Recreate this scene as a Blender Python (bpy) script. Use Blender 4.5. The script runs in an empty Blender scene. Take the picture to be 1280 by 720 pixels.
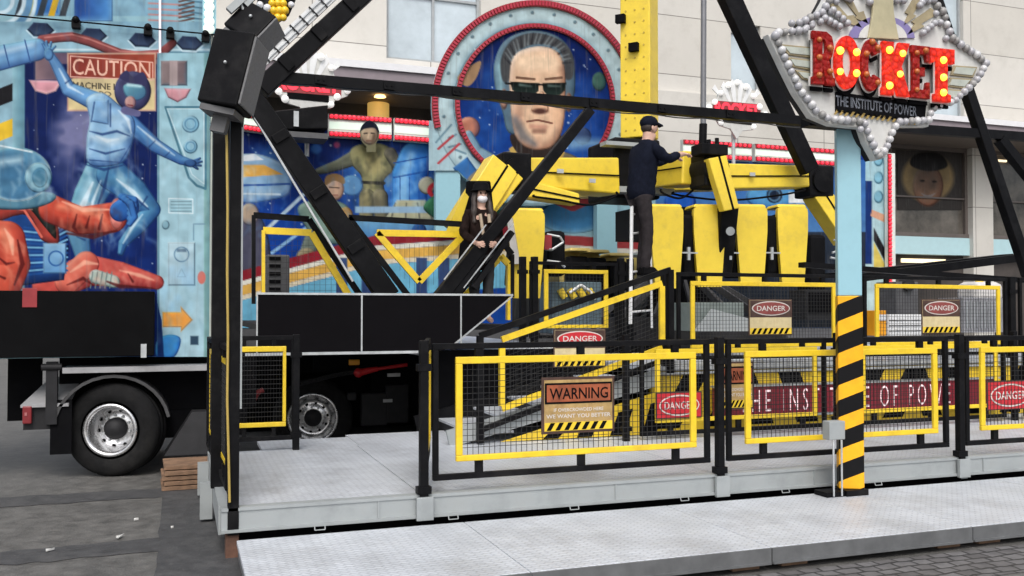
import bpy, bmesh, math, random
import numpy as np
from mathutils import Vector, Matrix
random.seed(7)
R = math.radians
SC = bpy.context.scene
COL = SC.collection
# ------------------------------------------------------------------ camera
F, CX, CY, EYE = 1150.0, 640.0, 360.0, 1.66
YAW, PITCH = R(19.85), R(1.395)
cd = bpy.data.cameras.new('camera'); cam = bpy.data.objects.new('camera', cd); COL.objects.link(cam)
cd.sensor_width = 36; cd.lens = F / 1280 * 36; cd.clip_end = 1500; cd.clip_start = .05
cam.location = (0, 0, EYE); cam.rotation_euler = (R(90) + PITCH, 0, -YAW)
SC.camera = cam
# ------------------------------------------------------------------ daylight (overcast)
SUN_EL, SUN_AZ = R(52), R(200)          # azimuth measured clockwise from +Y
w = bpy.data.worlds.new('World'); SC.world = w; w.use_nodes = True
nt = w.node_tree; bg = nt.nodes['Background']
sky = nt.nodes.new('ShaderNodeTexSky'); sky.sky_type = 'NISHITA'; sky.sun_disc = False
sky.sun_elevation = SUN_EL; sky.sun_rotation = SUN_AZ; sky.dust_density = 4.0; sky.air_density = 1.0; sky.ozone_density = 1.0
hs = nt.nodes.new('ShaderNodeHueSaturation'); hs.inputs['Saturation'].default_value = .45
nt.links.new(sky.outputs[0], hs.inputs['Color']); nt.links.new(hs.outputs[0], bg.inputs[0])
bg.inputs[1].default_value = .15
sl = bpy.data.lights.new('sun', 'SUN'); so = bpy.data.objects.new('sun', sl); COL.objects.link(so)
sl.energy = 1.1; sl.angle = R(25); sl.color = (1, .97, .92)
so.rotation_euler = (R(90) - SUN_EL, 0, math.pi - SUN_AZ)
so.location = (0, -5, 30)
vs = SC.view_settings; vs.view_transform = 'Standard'; vs.look = 'None'; vs.gamma = 1; vs.exposure = .42
# ------------------------------------------------------------------ measuring: pixel of the photo -> point on a real plane
_M = cam.rotation_euler.to_matrix()
def ray(px, py): return _M @ Vector((px - CX, CY - py, -F))
def PY(px, py, Y):
    d = ray(px, py); return Vector((0, 0, EYE)) + d * (Y / d.y)
def PZ(px, py, Z):
    d = ray(px, py); return Vector((0, 0, EYE)) + d * ((Z - EYE) / d.z)
def XZ(px, py, Y):
    p = PY(px, py, Y); return p.x, p.z
def V(*a): return Vector(a)
# ------------------------------------------------------------------ materials
MATS = {}
def lin(c):
    c = c / 255.0
    return c / 12.92 if c <= .04045 else ((c + .055) / 1.055) ** 2.4
def rgb(r, g, b): return (lin(r), lin(g), lin(b))
def mat(name, col, rough=.5, metal=0, var=.12, scale=6, bump=0, bscale=60, grime=0, grime_col=(.05, .045, .04), gscale=2.2, spec=.5, coat=0, chips=None):
    if name in MATS: return MATS[name]
    m = bpy.data.materials.new(name); m.use_nodes = True; MATS[name] = m
    n = m.node_tree.nodes; L = m.node_tree.links; b = n['Principled BSDF']
    tc = n.new('ShaderNodeTexCoord')
    nz = n.new('ShaderNodeTexNoise'); nz.inputs['Scale'].default_value = scale; nz.inputs['Detail'].default_value = 6; nz.inputs['Roughness'].default_value = .65
    L.new(tc.outputs['Object'], nz.inputs['Vector'])
    rp = n.new('ShaderNodeValToRGB'); L.new(nz.outputs['Fac'], rp.inputs[0])
    rp.color_ramp.elements[0].position = .3; rp.color_ramp.elements[1].position = .7
    rp.color_ramp.elements[0].color = tuple(max(0, c * (1 - var)) for c in col) + (1,)
    rp.color_ramp.elements[1].color = tuple(min(1, c * (1 + var)) for c in col) + (1,)
    out = rp.outputs[0]
    if grime:
        g = n.new('ShaderNodeTexNoise'); g.inputs['Scale'].default_value = gscale; g.inputs['Detail'].default_value = 10; g.inputs['Roughness'].default_value = .72
        L.new(tc.outputs['Object'], g.inputs['Vector'])
        gr = n.new('ShaderNodeMapRange'); gr.inputs[1].default_value = .5; gr.inputs[2].default_value = .72; gr.inputs[3].default_value = 0; gr.inputs[4].default_value = grime
        L.new(g.outputs['Fac'], gr.inputs[0])
        mx = n.new('ShaderNodeMixRGB'); L.new(gr.outputs[0], mx.inputs[0]); L.new(out, mx.inputs[1]); mx.inputs[2].default_value = tuple(grime_col) + (1,)
        out = mx.outputs[0]
    if chips:
        c1 = n.new('ShaderNodeTexNoise'); c1.inputs['Scale'].default_value = chips[1]; c1.inputs['Detail'].default_value = 8; c1.inputs['Roughness'].default_value = .8
        L.new(tc.outputs['Object'], c1.inputs['Vector']); c2 = n.new('ShaderNodeMapRange'); c2.inputs[1].default_value = chips[2]; c2.inputs[2].default_value = chips[2] + .03; c2.inputs[3].default_value = 0; c2.inputs[4].default_value = .85
        L.new(c1.outputs['Fac'], c2.inputs[0]); mx = n.new('ShaderNodeMixRGB'); L.new(c2.outputs[0], mx.inputs[0]); L.new(out, mx.inputs[1]); mx.inputs[2].default_value = tuple(chips[0]) + (1,); out = mx.outputs[0]
    L.new(out, b.inputs['Base Color'])
    b.inputs['Metallic'].default_value = metal; b.inputs['Specular IOR Level'].default_value = spec
    b.inputs['Coat Weight'].default_value = coat
    rr = n.new('ShaderNodeMapRange'); rr.inputs[3].default_value = max(.03, rough - .12); rr.inputs[4].default_value = min(1, rough + .12)
    L.new(nz.outputs['Fac'], rr.inputs[0]); L.new(rr.outputs[0], b.inputs['Roughness'])
    if bump:
        bn = n.new('ShaderNodeTexNoise'); bn.inputs['Scale'].default_value = bscale; bn.inputs['Detail'].default_value = 4
        L.new(tc.outputs['Object'], bn.inputs['Vector'])
        bp = n.new('ShaderNodeBump'); bp.inputs['Strength'].default_value = bump; bp.inputs['Distance'].default_value = .01
        L.new(bn.outputs['Fac'], bp.inputs['Height']); L.new(bp.outputs[0], b.inputs['Normal'])
    return m
def emit(name, col, strength, base=None):
    m = mat(name, base or col, .35, var=.05)
    b = m.node_tree.nodes['Principled BSDF']
    b.inputs['Emission Color'].default_value = tuple(col) + (1,); b.inputs['Emission Strength'].default_value = strength
    return m
def paintmat(name, rough=.4):
    m = bpy.data.materials.new(name); m.use_nodes = True
    n = m.node_tree.nodes; L = m.node_tree.links; b = n['Principled BSDF']
    a = n.new('ShaderNodeVertexColor'); a.layer_name = 'paint'
    tc = n.new('ShaderNodeTexCoord'); nz = n.new('ShaderNodeTexNoise'); nz.inputs['Scale'].default_value = 9; nz.inputs['Detail'].default_value = 8
    L.new(tc.outputs['Object'], nz.inputs['Vector'])
    mr = n.new('ShaderNodeMapRange'); mr.inputs[1].default_value = .3; mr.inputs[2].default_value = .7; mr.inputs[3].default_value = .9; mr.inputs[4].default_value = 1.06
    L.new(nz.outputs['Fac'], mr.inputs[0])
    mx = n.new('ShaderNodeMixRGB'); mx.blend_type = 'MULTIPLY'; mx.inputs[0].default_value = 1
    b.inputs['Coat Weight'].default_value = 0
    L.new(a.outputs[0], mx.inputs[1]); L.new(mr.outputs[0], mx.inputs[2])
    mp = n.new('ShaderNodeMapping'); mp.inputs['Scale'].default_value = (14, 14, .9); L.new(tc.outputs['Object'], mp.inputs[0]); st = n.new('ShaderNodeTexNoise'); st.inputs['Scale'].default_value = 1.5; st.inputs['Detail'].default_value = 6; L.new(mp.outputs[0], st.inputs['Vector'])
    sr = n.new('ShaderNodeMapRange'); sr.inputs[1].default_value = .55; sr.inputs[2].default_value = .8; sr.inputs[3].default_value = 0; sr.inputs[4].default_value = .4; L.new(st.outputs['Fac'], sr.inputs[0])
    m2 = n.new('ShaderNodeMixRGB'); L.new(sr.outputs[0], m2.inputs[0]); L.new(mx.outputs[0], m2.inputs[1]); m2.inputs[2].default_value = (.13, .13, .13, 1); L.new(m2.outputs[0], b.inputs['Base Color'])
    b.inputs['Roughness'].default_value = rough; b.inputs['Specular IOR Level'].default_value = .06
    return m
def nodesof(m): return m.node_tree.nodes, m.node_tree.links, m.node_tree.nodes['Principled BSDF']
black = mat('black_steel', (.006, .006, .007), .5, var=.35, scale=5, grime=.4, grime_col=(.035, .034, .033), gscale=3, spec=.09, chips=((.12, .12, .12), 30, .73))
blackm = mat('black_matt', (.005, .005, .006), .75, var=.3, spec=.05, grime=.3, grime_col=(.014, .014, .014))
yellow = mat('yellow_paint', (.79, .55, .025), .38, var=.09, scale=7, grime=.5, grime_col=(.33, .2, .04), gscale=5, chips=((.06, .05, .04), 26, .70))
yellow2 = mat('yellow_body', (.80, .585, .045), .4, var=.08, scale=3, grime=.4, grime_col=(.46, .32, .06), gscale=5, chips=((.12, .09, .05), 22, .71))
yelpale = mat('yellow_pale', (.68, .52, .16), .5, var=.12)  # paler, less saturated yellow for the rear arm and rear seats
wire = mat('mesh_wire', (.012, .012, .013), .5)
galv = mat('galvanised_steel', (.36, .385, .39), .5, metal=.25, var=.16, scale=4, grime=.35, grime_col=(.2, .19, .17), gscale=4)
steelp = mat('pale_steel', (.5, .52, .53), .4, metal=.4, var=.2)
grey = mat('grey_plastic', (.085, .085, .09), .5, var=.2)
dgrey = mat('dark_grey', (.022, .022, .024), .6, spec=.2, var=.25)
tyre = mat('tyre_rubber', (.010, .010, .0105), .85, spec=.15, var=.35, scale=14, bump=.3, bscale=90, grime=.4, grime_col=(.045, .043, .04))
alu = mat('polished_alloy', (.72, .72, .73), .28, metal=.9, var=.2, scale=12, grime=.12, grime_col=(.3, .29, .28))
white = mat('white_paint', (.74, .75, .76), .4, var=.06, grime=.2, grime_col=(.45, .44, .42))
red = mat('red_paint', (.55, .02, .025), .4, var=.15)
redd = mat('dark_red', (.28, .025, .03), .45, var=.2)
cyan = mat('pale_blue_paint', rgb(146, 190, 203), .42, var=.06, grime=.25, grime_col=rgb(110, 140, 150), gscale=6)
orange = mat('orange_paint', (.86, .36, .015), .42, var=.08, grime=.25, grime_col=(.5, .22, .02))
wood = mat('raw_timber', (.21, .125, .075), .8, var=.4, scale=9, bump=.3, bscale=30)
navy = mat('navy_cloth', (.009, .011, .02), .9, spec=.05, var=.3, scale=20, bump=.3, bscale=60)
trous = mat('dark_trouser_cloth', (.03, .026, .028), .9, spec=.05, var=.25, scale=20)
skin = mat('skin', (.55, .34, .26), .5, var=.08)
hairm = mat('dark_hair', (.03, .02, .016), .6, var=.4, scale=30)
coatm = mat('brown_coat', (.016, .010, .009), .9, spec=.05, var=.5, scale=14)
# ------------------------------------------------------------------ mesh builder
ORG = {}
class MB:
    def __init__(s): s.v = []; s.f = []; s.m = []; s.s = []
    def add(s, vs, fs, m=0, smooth=False):
        o = len(s.v); s.v += [Vector(p) for p in vs]
        for f in fs: s.f.append([i + o for i in f]); s.m.append(m); s.s.append(smooth)
        return s
    def box(s, x0, x1, y0, y1, z0, z1, m=0):
        v = [(x, y, z) for x in (x0, x1) for y in (y0, y1) for z in (z0, z1)]
        return s.add(v, [(0, 1, 3, 2), (4, 6, 7, 5), (0, 4, 5, 1), (2, 3, 7, 6), (0, 2, 6, 4), (1, 5, 7, 3)], m)
    def hexa(s, b, t, m=0):                       # b,t : four points each
        return s.add(list(b) + list(t), [(3, 2, 1, 0), (4, 5, 6, 7), (0, 1, 5, 4), (1, 2, 6, 5), (2, 3, 7, 6), (3, 0, 4, 7)], m)
    def obox(s, c, ax, ay, az, m=0):              # centre and half-axes
        c = Vector(c); b = [c + sx * ax + sy * ay - az for sx, sy in ((-1, -1), (1, -1), (1, 1), (-1, 1))]
        return s.hexa(b, [p + 2 * az for p in b], m)
    def bar(s, p, q, wd, ht, m=0, up=(0, 0, 1), w2=None, h2=None):
        p = Vector(p); q = Vector(q); d = (q - p).normalized(); up = Vector(up)
        if abs(d.dot(up)) > .98: up = Vector((0, 1, 0))
        a = d.cross(up).normalized(); b = a.cross(d)
        w2 = wd if w2 is None else w2; h2 = ht if h2 is None else h2
        k = ((-1, -1), (1, -1), (1, 1), (-1, 1))
        return s.hexa([p + a * i * wd / 2 + b * j * ht / 2 for i, j in k], [q + a * i * w2 / 2 + b * j * h2 / 2 for i, j in k], m)
    def tube(s, p, q, r, r2=None, n=12, m=0, caps=True, smooth=True):
        p = Vector(p); q = Vector(q); d = (q - p).normalized(); r2 = r if r2 is None else r2
        a = d.orthogonal().normalized(); b = d.cross(a)
        vs = []
        for c, rr in ((p, r), (q, r2)):
            for i in range(n):
                t = 2 * math.pi * i / n; vs.append(c + (a * math.cos(t) + b * math.sin(t)) * rr)
        s.add(vs, [(i, (i + 1) % n, n + (i + 1) % n, n + i) for i in range(n)], m, smooth)
        if caps: s.add(vs, [tuple(range(n))[::-1], tuple(range(n, 2 * n))], m)
        return s
    def path(s, pts, r, n=8, m=0):
        for a, b in zip(pts[:-1], pts[1:]): s.tube(a, b, r, n=n, m=m)
        return s
    def prism(s, poly, ext, m=0, m2=None):        # planar polygon + extrusion vector
        n = len(poly); e = Vector(ext); p = [Vector(q) for q in poly]
        s.add(p + [q + e for q in p], [tuple(range(n)), tuple(range(2 * n - 1, n - 1, -1))], m)
        s.add(p + [q + e for q in p], [(i, n + i, n + (i + 1) % n, (i + 1) % n) for i in range(n)], m if m2 is None else m2)
        return s
    def ball(s, c, r, n=10, k=6, m=0, sc=(1, 1, 1)):
        c = Vector(c); vs = [c + Vector((0, 0, r * sc[2]))]
        for j in range(1, k):
            ph = math.pi * j / k
            for i in range(n):
                t = 2 * math.pi * i / n; vs.append(c + Vector((r * sc[0] * math.sin(ph) * math.cos(t), r * sc[1] * math.sin(ph) * math.sin(t), r * sc[2] * math.cos(ph))))
        vs.append(c - Vector((0, 0, r * sc[2]))); fs = [(0, 1 + i, 1 + (i + 1) % n) for i in range(n)]
        for j in range(k - 2):
            for i in range(n):
                a = 1 + j * n; fs.append((a + i, a + n + i, a + n + (i + 1) % n, a + (i + 1) % n))
        l = len(vs) - 1; a = 1 + (k - 2) * n
        fs += [(a + (i + 1) % n, a + i, l) for i in range(n)]
        return s.add(vs, fs, m, True)
    def lathe(s, prof, c, axis, n=32, m=0, smooth=True):   # prof: (radius, height along axis)
        c = Vector(c); d = Vector(axis).normalized(); a = d.orthogonal().normalized(); b = d.cross(a); vs = []
        for r_, h in prof:
            for i in range(n):
                t = 2 * math.pi * i / n; vs.append(c + d * h + (a * math.cos(t) + b * math.sin(t)) * r_)
        fs = [(j * n + i, j * n + (i + 1) % n, (j + 1) * n + (i + 1) % n, (j + 1) * n + i) for j in range(len(prof) - 1) for i in range(n)]
        return s.add(vs, fs, m, smooth)
    def flat(s, loops2d, o, u, v, m=0): return s
    def text(s, txt, o, u, v, wd, ht, m=0, bold=.012, space=1.0):
        tv, tf = text_tris(txt, bold, space); o = Vector(o); u = Vector(u).normalized(); v = Vector(v).normalized()
        return s.add([o + u * (a * wd) + v * (b * ht) for a, b in tv], tf, m)
    def build(s, name, mats, parent=None, org=None, bev=0, label=None):
        if not isinstance(mats, (list, tuple)): mats = [mats]
        if parent is not None: o = ORG[parent]
        elif org is not None: o = Vector(org)
        else:
            lo = [min(p[i] for p in s.v) for i in range(3)]; hi = [max(p[i] for p in s.v) for i in range(3)]
            o = Vector(((lo[0] + hi[0]) / 2, (lo[1] + hi[1]) / 2, lo[2]))
        me = bpy.data.meshes.new(name); me.from_pydata([p - o for p in s.v], [], s.f)
        for mm in mats: me.materials.append(mm)
        me.polygons.foreach_set('material_index', s.m); me.polygons.foreach_set('use_smooth', s.s)
        bm = bmesh.new(); bm.from_mesh(me)
        bmesh.ops.recalc_face_normals(bm, faces=bm.faces) if bev >= 0 else None
        if bev > 0:
            es = [e for e in bm.edges if len(e.link_faces) == 2 and e.calc_face_angle(0) > .6]
            bmesh.ops.bevel(bm, geom=es, offset=bev, segments=2, affect='EDGES', profile=.5, clamp_overlap=True)
        bm.to_mesh(me); bm.free(); me.update()
        ob = bpy.data.objects.new(name, me); COL.objects.link(ob); ORG[ob] = o
        if parent is not None: ob.parent = parent
        else: ob.location = o
        if label: ob['label'] = label
        return ob
def root(name, loc, label, cat, group=None):
    o = bpy.data.objects.new(name, None); COL.objects.link(o); o.empty_display_size = .2
    o.location = loc; ORG[o] = Vector(loc); return tag(o, label, cat, group)
def tag(o, label, cat, group=None):
    o['label'] = label; o['category'] = cat
    if group: o['group'] = group
    return o
def struct(o): o['kind'] = 'structure'; return o
def dup(o, parent=None, loc=None, rz=None, label=None):
    c = o.copy(); COL.objects.link(c); c.parent = parent; ORG[c] = ORG[o]
    if loc is not None: c.location = loc
    if rz is not None: c.rotation_euler = (0, 0, rz)
    if label: c['label'] = label
    for ch in list(o.children): dup(ch, c)
    return c
_tc = {}
def text_tris(txt, bold=.012, space=1.0):
    k = (txt, bold, space)
    if k in _tc: return _tc[k]
    cu = bpy.data.curves.new('lettering', 'FONT'); cu.body = txt; cu.offset = bold; cu.resolution_u = 3; cu.space_character = space
    ob = bpy.data.objects.new('lettering', cu); COL.objects.link(ob)
    dg = bpy.context.evaluated_depsgraph_get(); me = bpy.data.meshes.new_from_object(ob.evaluated_get(dg))
    vs = [(q.co.x, q.co.y) for q in me.vertices]; fs = [tuple(p.vertices) for p in me.polygons]
    bpy.data.objects.remove(ob); bpy.data.curves.remove(cu); bpy.data.meshes.remove(me)
    x0 = min(a for a, b in vs); x1 = max(a for a, b in vs); y0 = min(b for a, b in vs); y1 = max(b for a, b in vs)
    _tc[k] = ([((a - x0) / (x1 - x0), (b - y0) / (y1 - y0)) for a, b in vs], fs); return _tc[k]
def curve2d(loops, extrude, bevel=0, off=0):
    """closed 2-D loops (holes allowed) -> solid; returns verts, faces in local xy, thickness along z"""
    cu = bpy.data.curves.new('outline', 'CURVE'); cu.dimensions = '2D'; cu.fill_mode = 'BOTH'; cu.extrude = extrude; cu.offset = off; cu.bevel_depth = bevel; cu.bevel_resolution = 1
    for lp in loops:
        sp = cu.splines.new('POLY'); sp.points.add(len(lp) - 1); sp.use_cyclic_u = True
        for q, (a, b) in zip(sp.points, lp): q.co = (a, b, 0, 1)
    ob = bpy.data.objects.new('outline', cu); COL.objects.link(ob)
    dg = bpy.context.evaluated_depsgraph_get(); me = bpy.data.meshes.new_from_object(ob.evaluated_get(dg))
    vs = [tuple(q.co) for q in me.vertices]; fs = [tuple(p.vertices) for p in me.polygons]
    bpy.data.objects.remove(ob); bpy.data.curves.remove(cu); bpy.data.meshes.remove(me)
    return vs, fs
def put2d(mb, loops, o, u, v, extrude, m=0, bevel=0, off=0):
    vs, fs = curve2d(loops, extrude, bevel, off); o = Vector(o); u = Vector(u); v = Vector(v); n = u.cross(v).normalized()
    return mb.add([o + u * a + v * b + n * c for a, b, c in vs], fs, m)
UX, UZ = V(1, 0, 0), V(0, 0, 1)
# ------------------------------------------------------------------ airbrush: paints a flat board into a dense grid of coloured vertices
def cat(pts, k=6):
    n = len(pts); P = [np.array(p, float) for p in pts]; out = []
    for i in range(n):
        a, b, c, d = P[(i - 1) % n], P[i], P[(i + 1) % n], P[(i + 2) % n]
        for j in range(k):
            t = j / k; out.append(.5 * ((2 * b) + (c - a) * t + (2 * a - 5 * b + 4 * c - d) * t * t + (3 * b - a - 3 * c + d) * t ** 3))
    return out
class Paint:
    def __init__(s, x0, y0, x1, y1, step, base, seed=1):
        s.xs = np.arange(x0, x1 + step * .5, step); s.ys = np.arange(y0, y1 + step * .5, step)
        s.X, s.Y = np.meshgrid(s.xs, s.ys); s.C = np.zeros(s.X.shape + (3,)) + np.array(base, float); s.rng = np.random.default_rng(seed); s.step = step
        s.N = s.noise(38); s.N2 = s.noise(9)
    def noise(s, cell):
        H, W = s.X.shape; ch = int(H * s.step / cell) + 3; cw = int(W * s.step / cell) + 3; g = s.rng.random((ch, cw))
        u = (s.X - s.X.min()) / cell; v = (s.Y - s.Y.min()) / cell; i = u.astype(int); j = v.astype(int); fu = u - i; fv = v - j
        fu = fu * fu * (3 - 2 * fu); fv = fv * fv * (3 - 2 * fv)
        return (g[j, i] * (1 - fu) + g[j, i + 1] * fu) * (1 - fv) + (g[j + 1, i] * (1 - fu) + g[j + 1, i + 1] * fu) * fv
    def put(s, sl, d, col, dark=None, rw=6, c2=None, ang=90, soft=1.0, al=1.0, hl=None):
        """d = signed distance (negative inside)"""
        a = np.clip(.5 - d / soft, 0, 1) * al; c = np.zeros(d.shape + (3,)) + np.array(col, float)
        X = s.X[sl]; Y = s.Y[sl]
        if c2 is not None and (d < 0).any():
            t = X * math.cos(R(ang)) + Y * math.sin(R(ang)); ti = t[d < 0]; t = np.clip((t - ti.min()) / (np.ptp(ti) + 1e-6), 0, 1)[..., None]
            c = c * (1 - t) + np.array(c2, float) * t
        if dark is not None:
            k = np.clip(1 + d / rw, 0, 1) ** 1.3
            if min(d.shape) > 2:
                gy, gx = np.gradient(d, s.step); lam = -(gx * .6 + gy * .8)
            else: lam = np.zeros(d.shape)
            kd = (k * np.clip(.62 - lam * .85, 0, 1))[..., None]; kl = (np.clip(1 + d / (rw * .7), 0, 1) ** 1.2 * np.clip(lam - .25, 0, 1) * .8)[..., None]
            c = c * (1 - kd) + np.array(dark, float) * kd; c = c * (1 - kl) + np.minimum(np.array(col, float) * 1.3 + 34, 250) * kl
            ow = np.clip(1 - np.abs(d + .7) / 1.2, 0, 1)[..., None] * .6 * np.clip(.75 - lam * .5, 0, 1)[..., None]; c = c * (1 - ow) + np.array(dark, float) * .45 * ow
        c = c * (1 + .12 * (s.N2[sl] - .5))[..., None]
        s.C[sl] = s.C[sl] * (1 - a[..., None]) + c * a[..., None]
    def _sl(s, x0, y0, x1, y1, pad=4):
        i0 = np.searchsorted(s.xs, x0 - pad); i1 = np.searchsorted(s.xs, x1 + pad); j0 = np.searchsorted(s.ys, y0 - pad); j1 = np.searchsorted(s.ys, y1 + pad)
        return (slice(j0, j1), slice(i0, i1)) if i1 > i0 and j1 > j0 else None
    def poly(s, pts, col, smooth=False, **k):
        if smooth: pts = cat(pts)
        P = np.array(pts, float); sl = s._sl(P[:, 0].min(), P[:, 1].min(), P[:, 0].max(), P[:, 1].max(), 4 + k.get('soft', 1))
        if sl is None: return
        X = s.X[sl]; Y = s.Y[sl]; ins = np.zeros(X.shape, bool); dm = np.full(X.shape, 1e9); n = len(P)
        for i in range(n):
            ax, ay = P[i]; bx, by = P[(i + 1) % n]
            c = ((ay > Y) != (by > Y)) & (X < (bx - ax) * (Y - ay) / (by - ay + 1e-12) + ax); ins ^= c
            t = np.clip(((X - ax) * (bx - ax) + (Y - ay) * (by - ay)) / ((bx - ax) ** 2 + (by - ay) ** 2 + 1e-9), 0, 1)
            dm = np.minimum(dm, np.hypot(X - ax - t * (bx - ax), Y - ay - t * (by - ay)))
        s.put(sl, np.where(ins, -dm, dm), col, **k)
    def limb(s, pts, rad, col, **k):
        P = np.array(pts, float); m = max(rad); sl = s._sl(P[:, 0].min() - m, P[:, 1].min() - m, P[:, 0].max() + m, P[:, 1].max() + m)
        if sl is None: return
        X = s.X[sl]; Y = s.Y[sl]; d = np.full(X.shape, 1e9)
        for i in range(len(P) - 1):
            ax, ay = P[i]; bx, by = P[i + 1]
            t = np.clip(((X - ax) * (bx - ax) + (Y - ay) * (by - ay)) / ((bx - ax) ** 2 + (by - ay) ** 2 + 1e-9), 0, 1)
            d = np.minimum(d, np.hypot(X - ax - t * (bx - ax), Y - ay - t * (by - ay)) - (rad[i] * (1 - t) + rad[i + 1] * t))
        s.put(sl, d, col, **k)
    def ell(s, cx, cy, rx, ry, col, **k):
        sl = s._sl(cx - rx, cy - ry, cx + rx, cy + ry, 4 + k.get('soft', 1))
        if sl is None: return
        X = s.X[sl]; Y = s.Y[sl]; q = np.hypot((X - cx) / rx, (Y - cy) / ry); s.put(sl, (q - 1) * min(rx, ry), col, **k)
    def ring(s, cx, cy, r, wd, col, ry=None, **k):
        ry = ry or r; sl = s._sl(cx - r - wd, cy - ry - wd, cx + r + wd, cy + ry + wd)
        if sl is None: return
        X = s.X[sl]; Y = s.Y[sl]; q = (np.hypot((X - cx) / r, (Y - cy) / ry) - 1) * min(r, ry); s.put(sl, np.abs(q) - wd / 2, col, **k)
    def rect(s, x0, y0, x1, y1, col, **k): s.poly([(x0, y0), (x1, y0), (x1, y1), (x0, y1)], col, **k)
    def line(s, pts, wd, col, **k): s.limb(pts, [wd / 2] * len(pts), col, **k)
    def cloud(s, x0, y0, x1, y1, col, thr=.45, al=.8):
        sl = s._sl(x0, y0, x1, y1, 0)
        if sl is None: return
        X = s.X[sl]; Y = s.Y[sl]; e = np.clip(1 - np.hypot((X - (x0 + x1) / 2) / ((x1 - x0) / 2), (Y - (y0 + y1) / 2) / ((y1 - y0) / 2)) ** 2, 0, 1)
        a = (np.clip((s.N[sl] * .7 + s.N2[sl] * .3) * e * 2 - thr, 0, 1) * al)[..., None]; s.C[sl] = s.C[sl] * (1 - a) + np.array(col, float) * a
    def strokes(s, x0, y0, x1, y1, n, col, al=.25, ln=14, w=2.6, dirn=1.0):
        for i in range(int(n * .7)):
            x, y, t = s.rng.uniform(x0, x1), s.rng.uniform(y0, y1), dirn + s.rng.normal(0, .45); l = ln * s.rng.uniform(.5, 1.3); s.limb([(x, y), (x + l * .5 * math.cos(t), y + l * .5 * math.sin(t)), (x + l * math.cos(t + .4), y + l * math.sin(t + .4))], [w * .5, w, .3], col, soft=4.5, al=al * .8)
    def stars(s, x0, y0, x1, y1, n, r=.8):
        for i in range(n):
            q = r * s.rng.uniform(.5, 1.5); s.ell(s.rng.uniform(x0, x1), s.rng.uniform(y0, y1), q, q, (225, 235, 245), soft=1.2, al=.8)
    def text(s, txt, x0, y0, x1, y1, col, slope=0, bold=.012):
        tv, tf = text_tris(txt, bold)
        pts = [(x0 + a * (x1 - x0), y1 - b * (y1 - y0) + slope * a * (x1 - x0)) for a, b in tv]
        sl = s._sl(x0, min(y0, y0 + slope * (x1 - x0)), x1, y1 + max(0, slope * (x1 - x0)))
        X = s.X[sl]; Y = s.Y[sl]; acc = np.zeros(X.shape)
        for ox in (-.25, .25):
            for oy in (-.25, .25):
                ins = np.zeros(X.shape, bool)
                for f in tf:
                    for k in range(1, len(f) - 1):
                        A, B, C_ = pts[f[0]], pts[f[k]], pts[f[k + 1]]; x = X + ox * s.step; y = Y + oy * s.step
                        d1 = (x - B[0]) * (A[1] - B[1]) - (A[0] - B[0]) * (y - B[1]); d2 = (x - C_[0]) * (B[1] - C_[1]) - (B[0] - C_[0]) * (y - C_[1]); d3 = (x - A[0]) * (C_[1] - A[1]) - (C_[0] - A[0]) * (y - A[1])
                        ins |= ~(((d1 < 0) | (d2 < 0) | (d3 < 0)) & ((d1 > 0) | (d2 > 0) | (d3 > 0)))
                acc += ins / 4
        s.C[sl] = s.C[sl] * (1 - acc[..., None]) + np.array(col, float) * acc[..., None]
    def board(s, name, Y, material, parent, keep=None, gain=1.0):
        """the painted front face: a flat dense grid on the plane y = Y"""
        H, W = s.X.shape; m = np.array(_M); dx = np.stack([s.X - CX, CY - s.Y, np.full(s.X.shape, -F)], -1) @ m.T
        t = Y / dx[..., 1]; P = dx * t[..., None]; P[..., 2] += EYE; o = ORG[parent]; P = P - np.array(o)
        idx = np.arange(H * W).reshape(H, W); q = np.stack([idx[:-1, :-1], idx[1:, :-1], idx[1:, 1:], idx[:-1, 1:]], -1).reshape(-1, 4)
        if keep is not None: q = q[(keep[:-1, :-1] & keep[1:, :-1] & keep[1:, 1:] & keep[:-1, 1:]).reshape(-1)]
        me = bpy.data.meshes.new(name); me.vertices.add(H * W); me.vertices.foreach_set('co', P.reshape(-1))
        me.loops.add(q.size); me.loops.foreach_set('vertex_index', q.reshape(-1).astype(np.int32)); me.polygons.add(len(q)); me.polygons.foreach_set('loop_start', np.arange(0, q.size, 4, dtype=np.int32))
        me.update(calc_edges=True)
        c = np.clip(s.C / 255, 0, 1); gq = c.mean(-1, keepdims=True); c = np.clip(c, 0, 1) ** 1.12; c = np.where(c <= .04045, c / 12.92, ((c + .055) / 1.055) ** 2.4) * gain
        ca = me.color_attributes.new('paint', 'FLOAT_COLOR', 'POINT'); ca.data.foreach_set('color', np.concatenate([c, np.ones(c.shape[:2] + (1,))], -1).reshape(-1).astype(np.float32))
        me.materials.append(material); me.validate()
        ob = bpy.data.objects.new(name, me); COL.objects.link(ob); ob.parent = parent; ORG[ob] = o
        return ob
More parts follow.
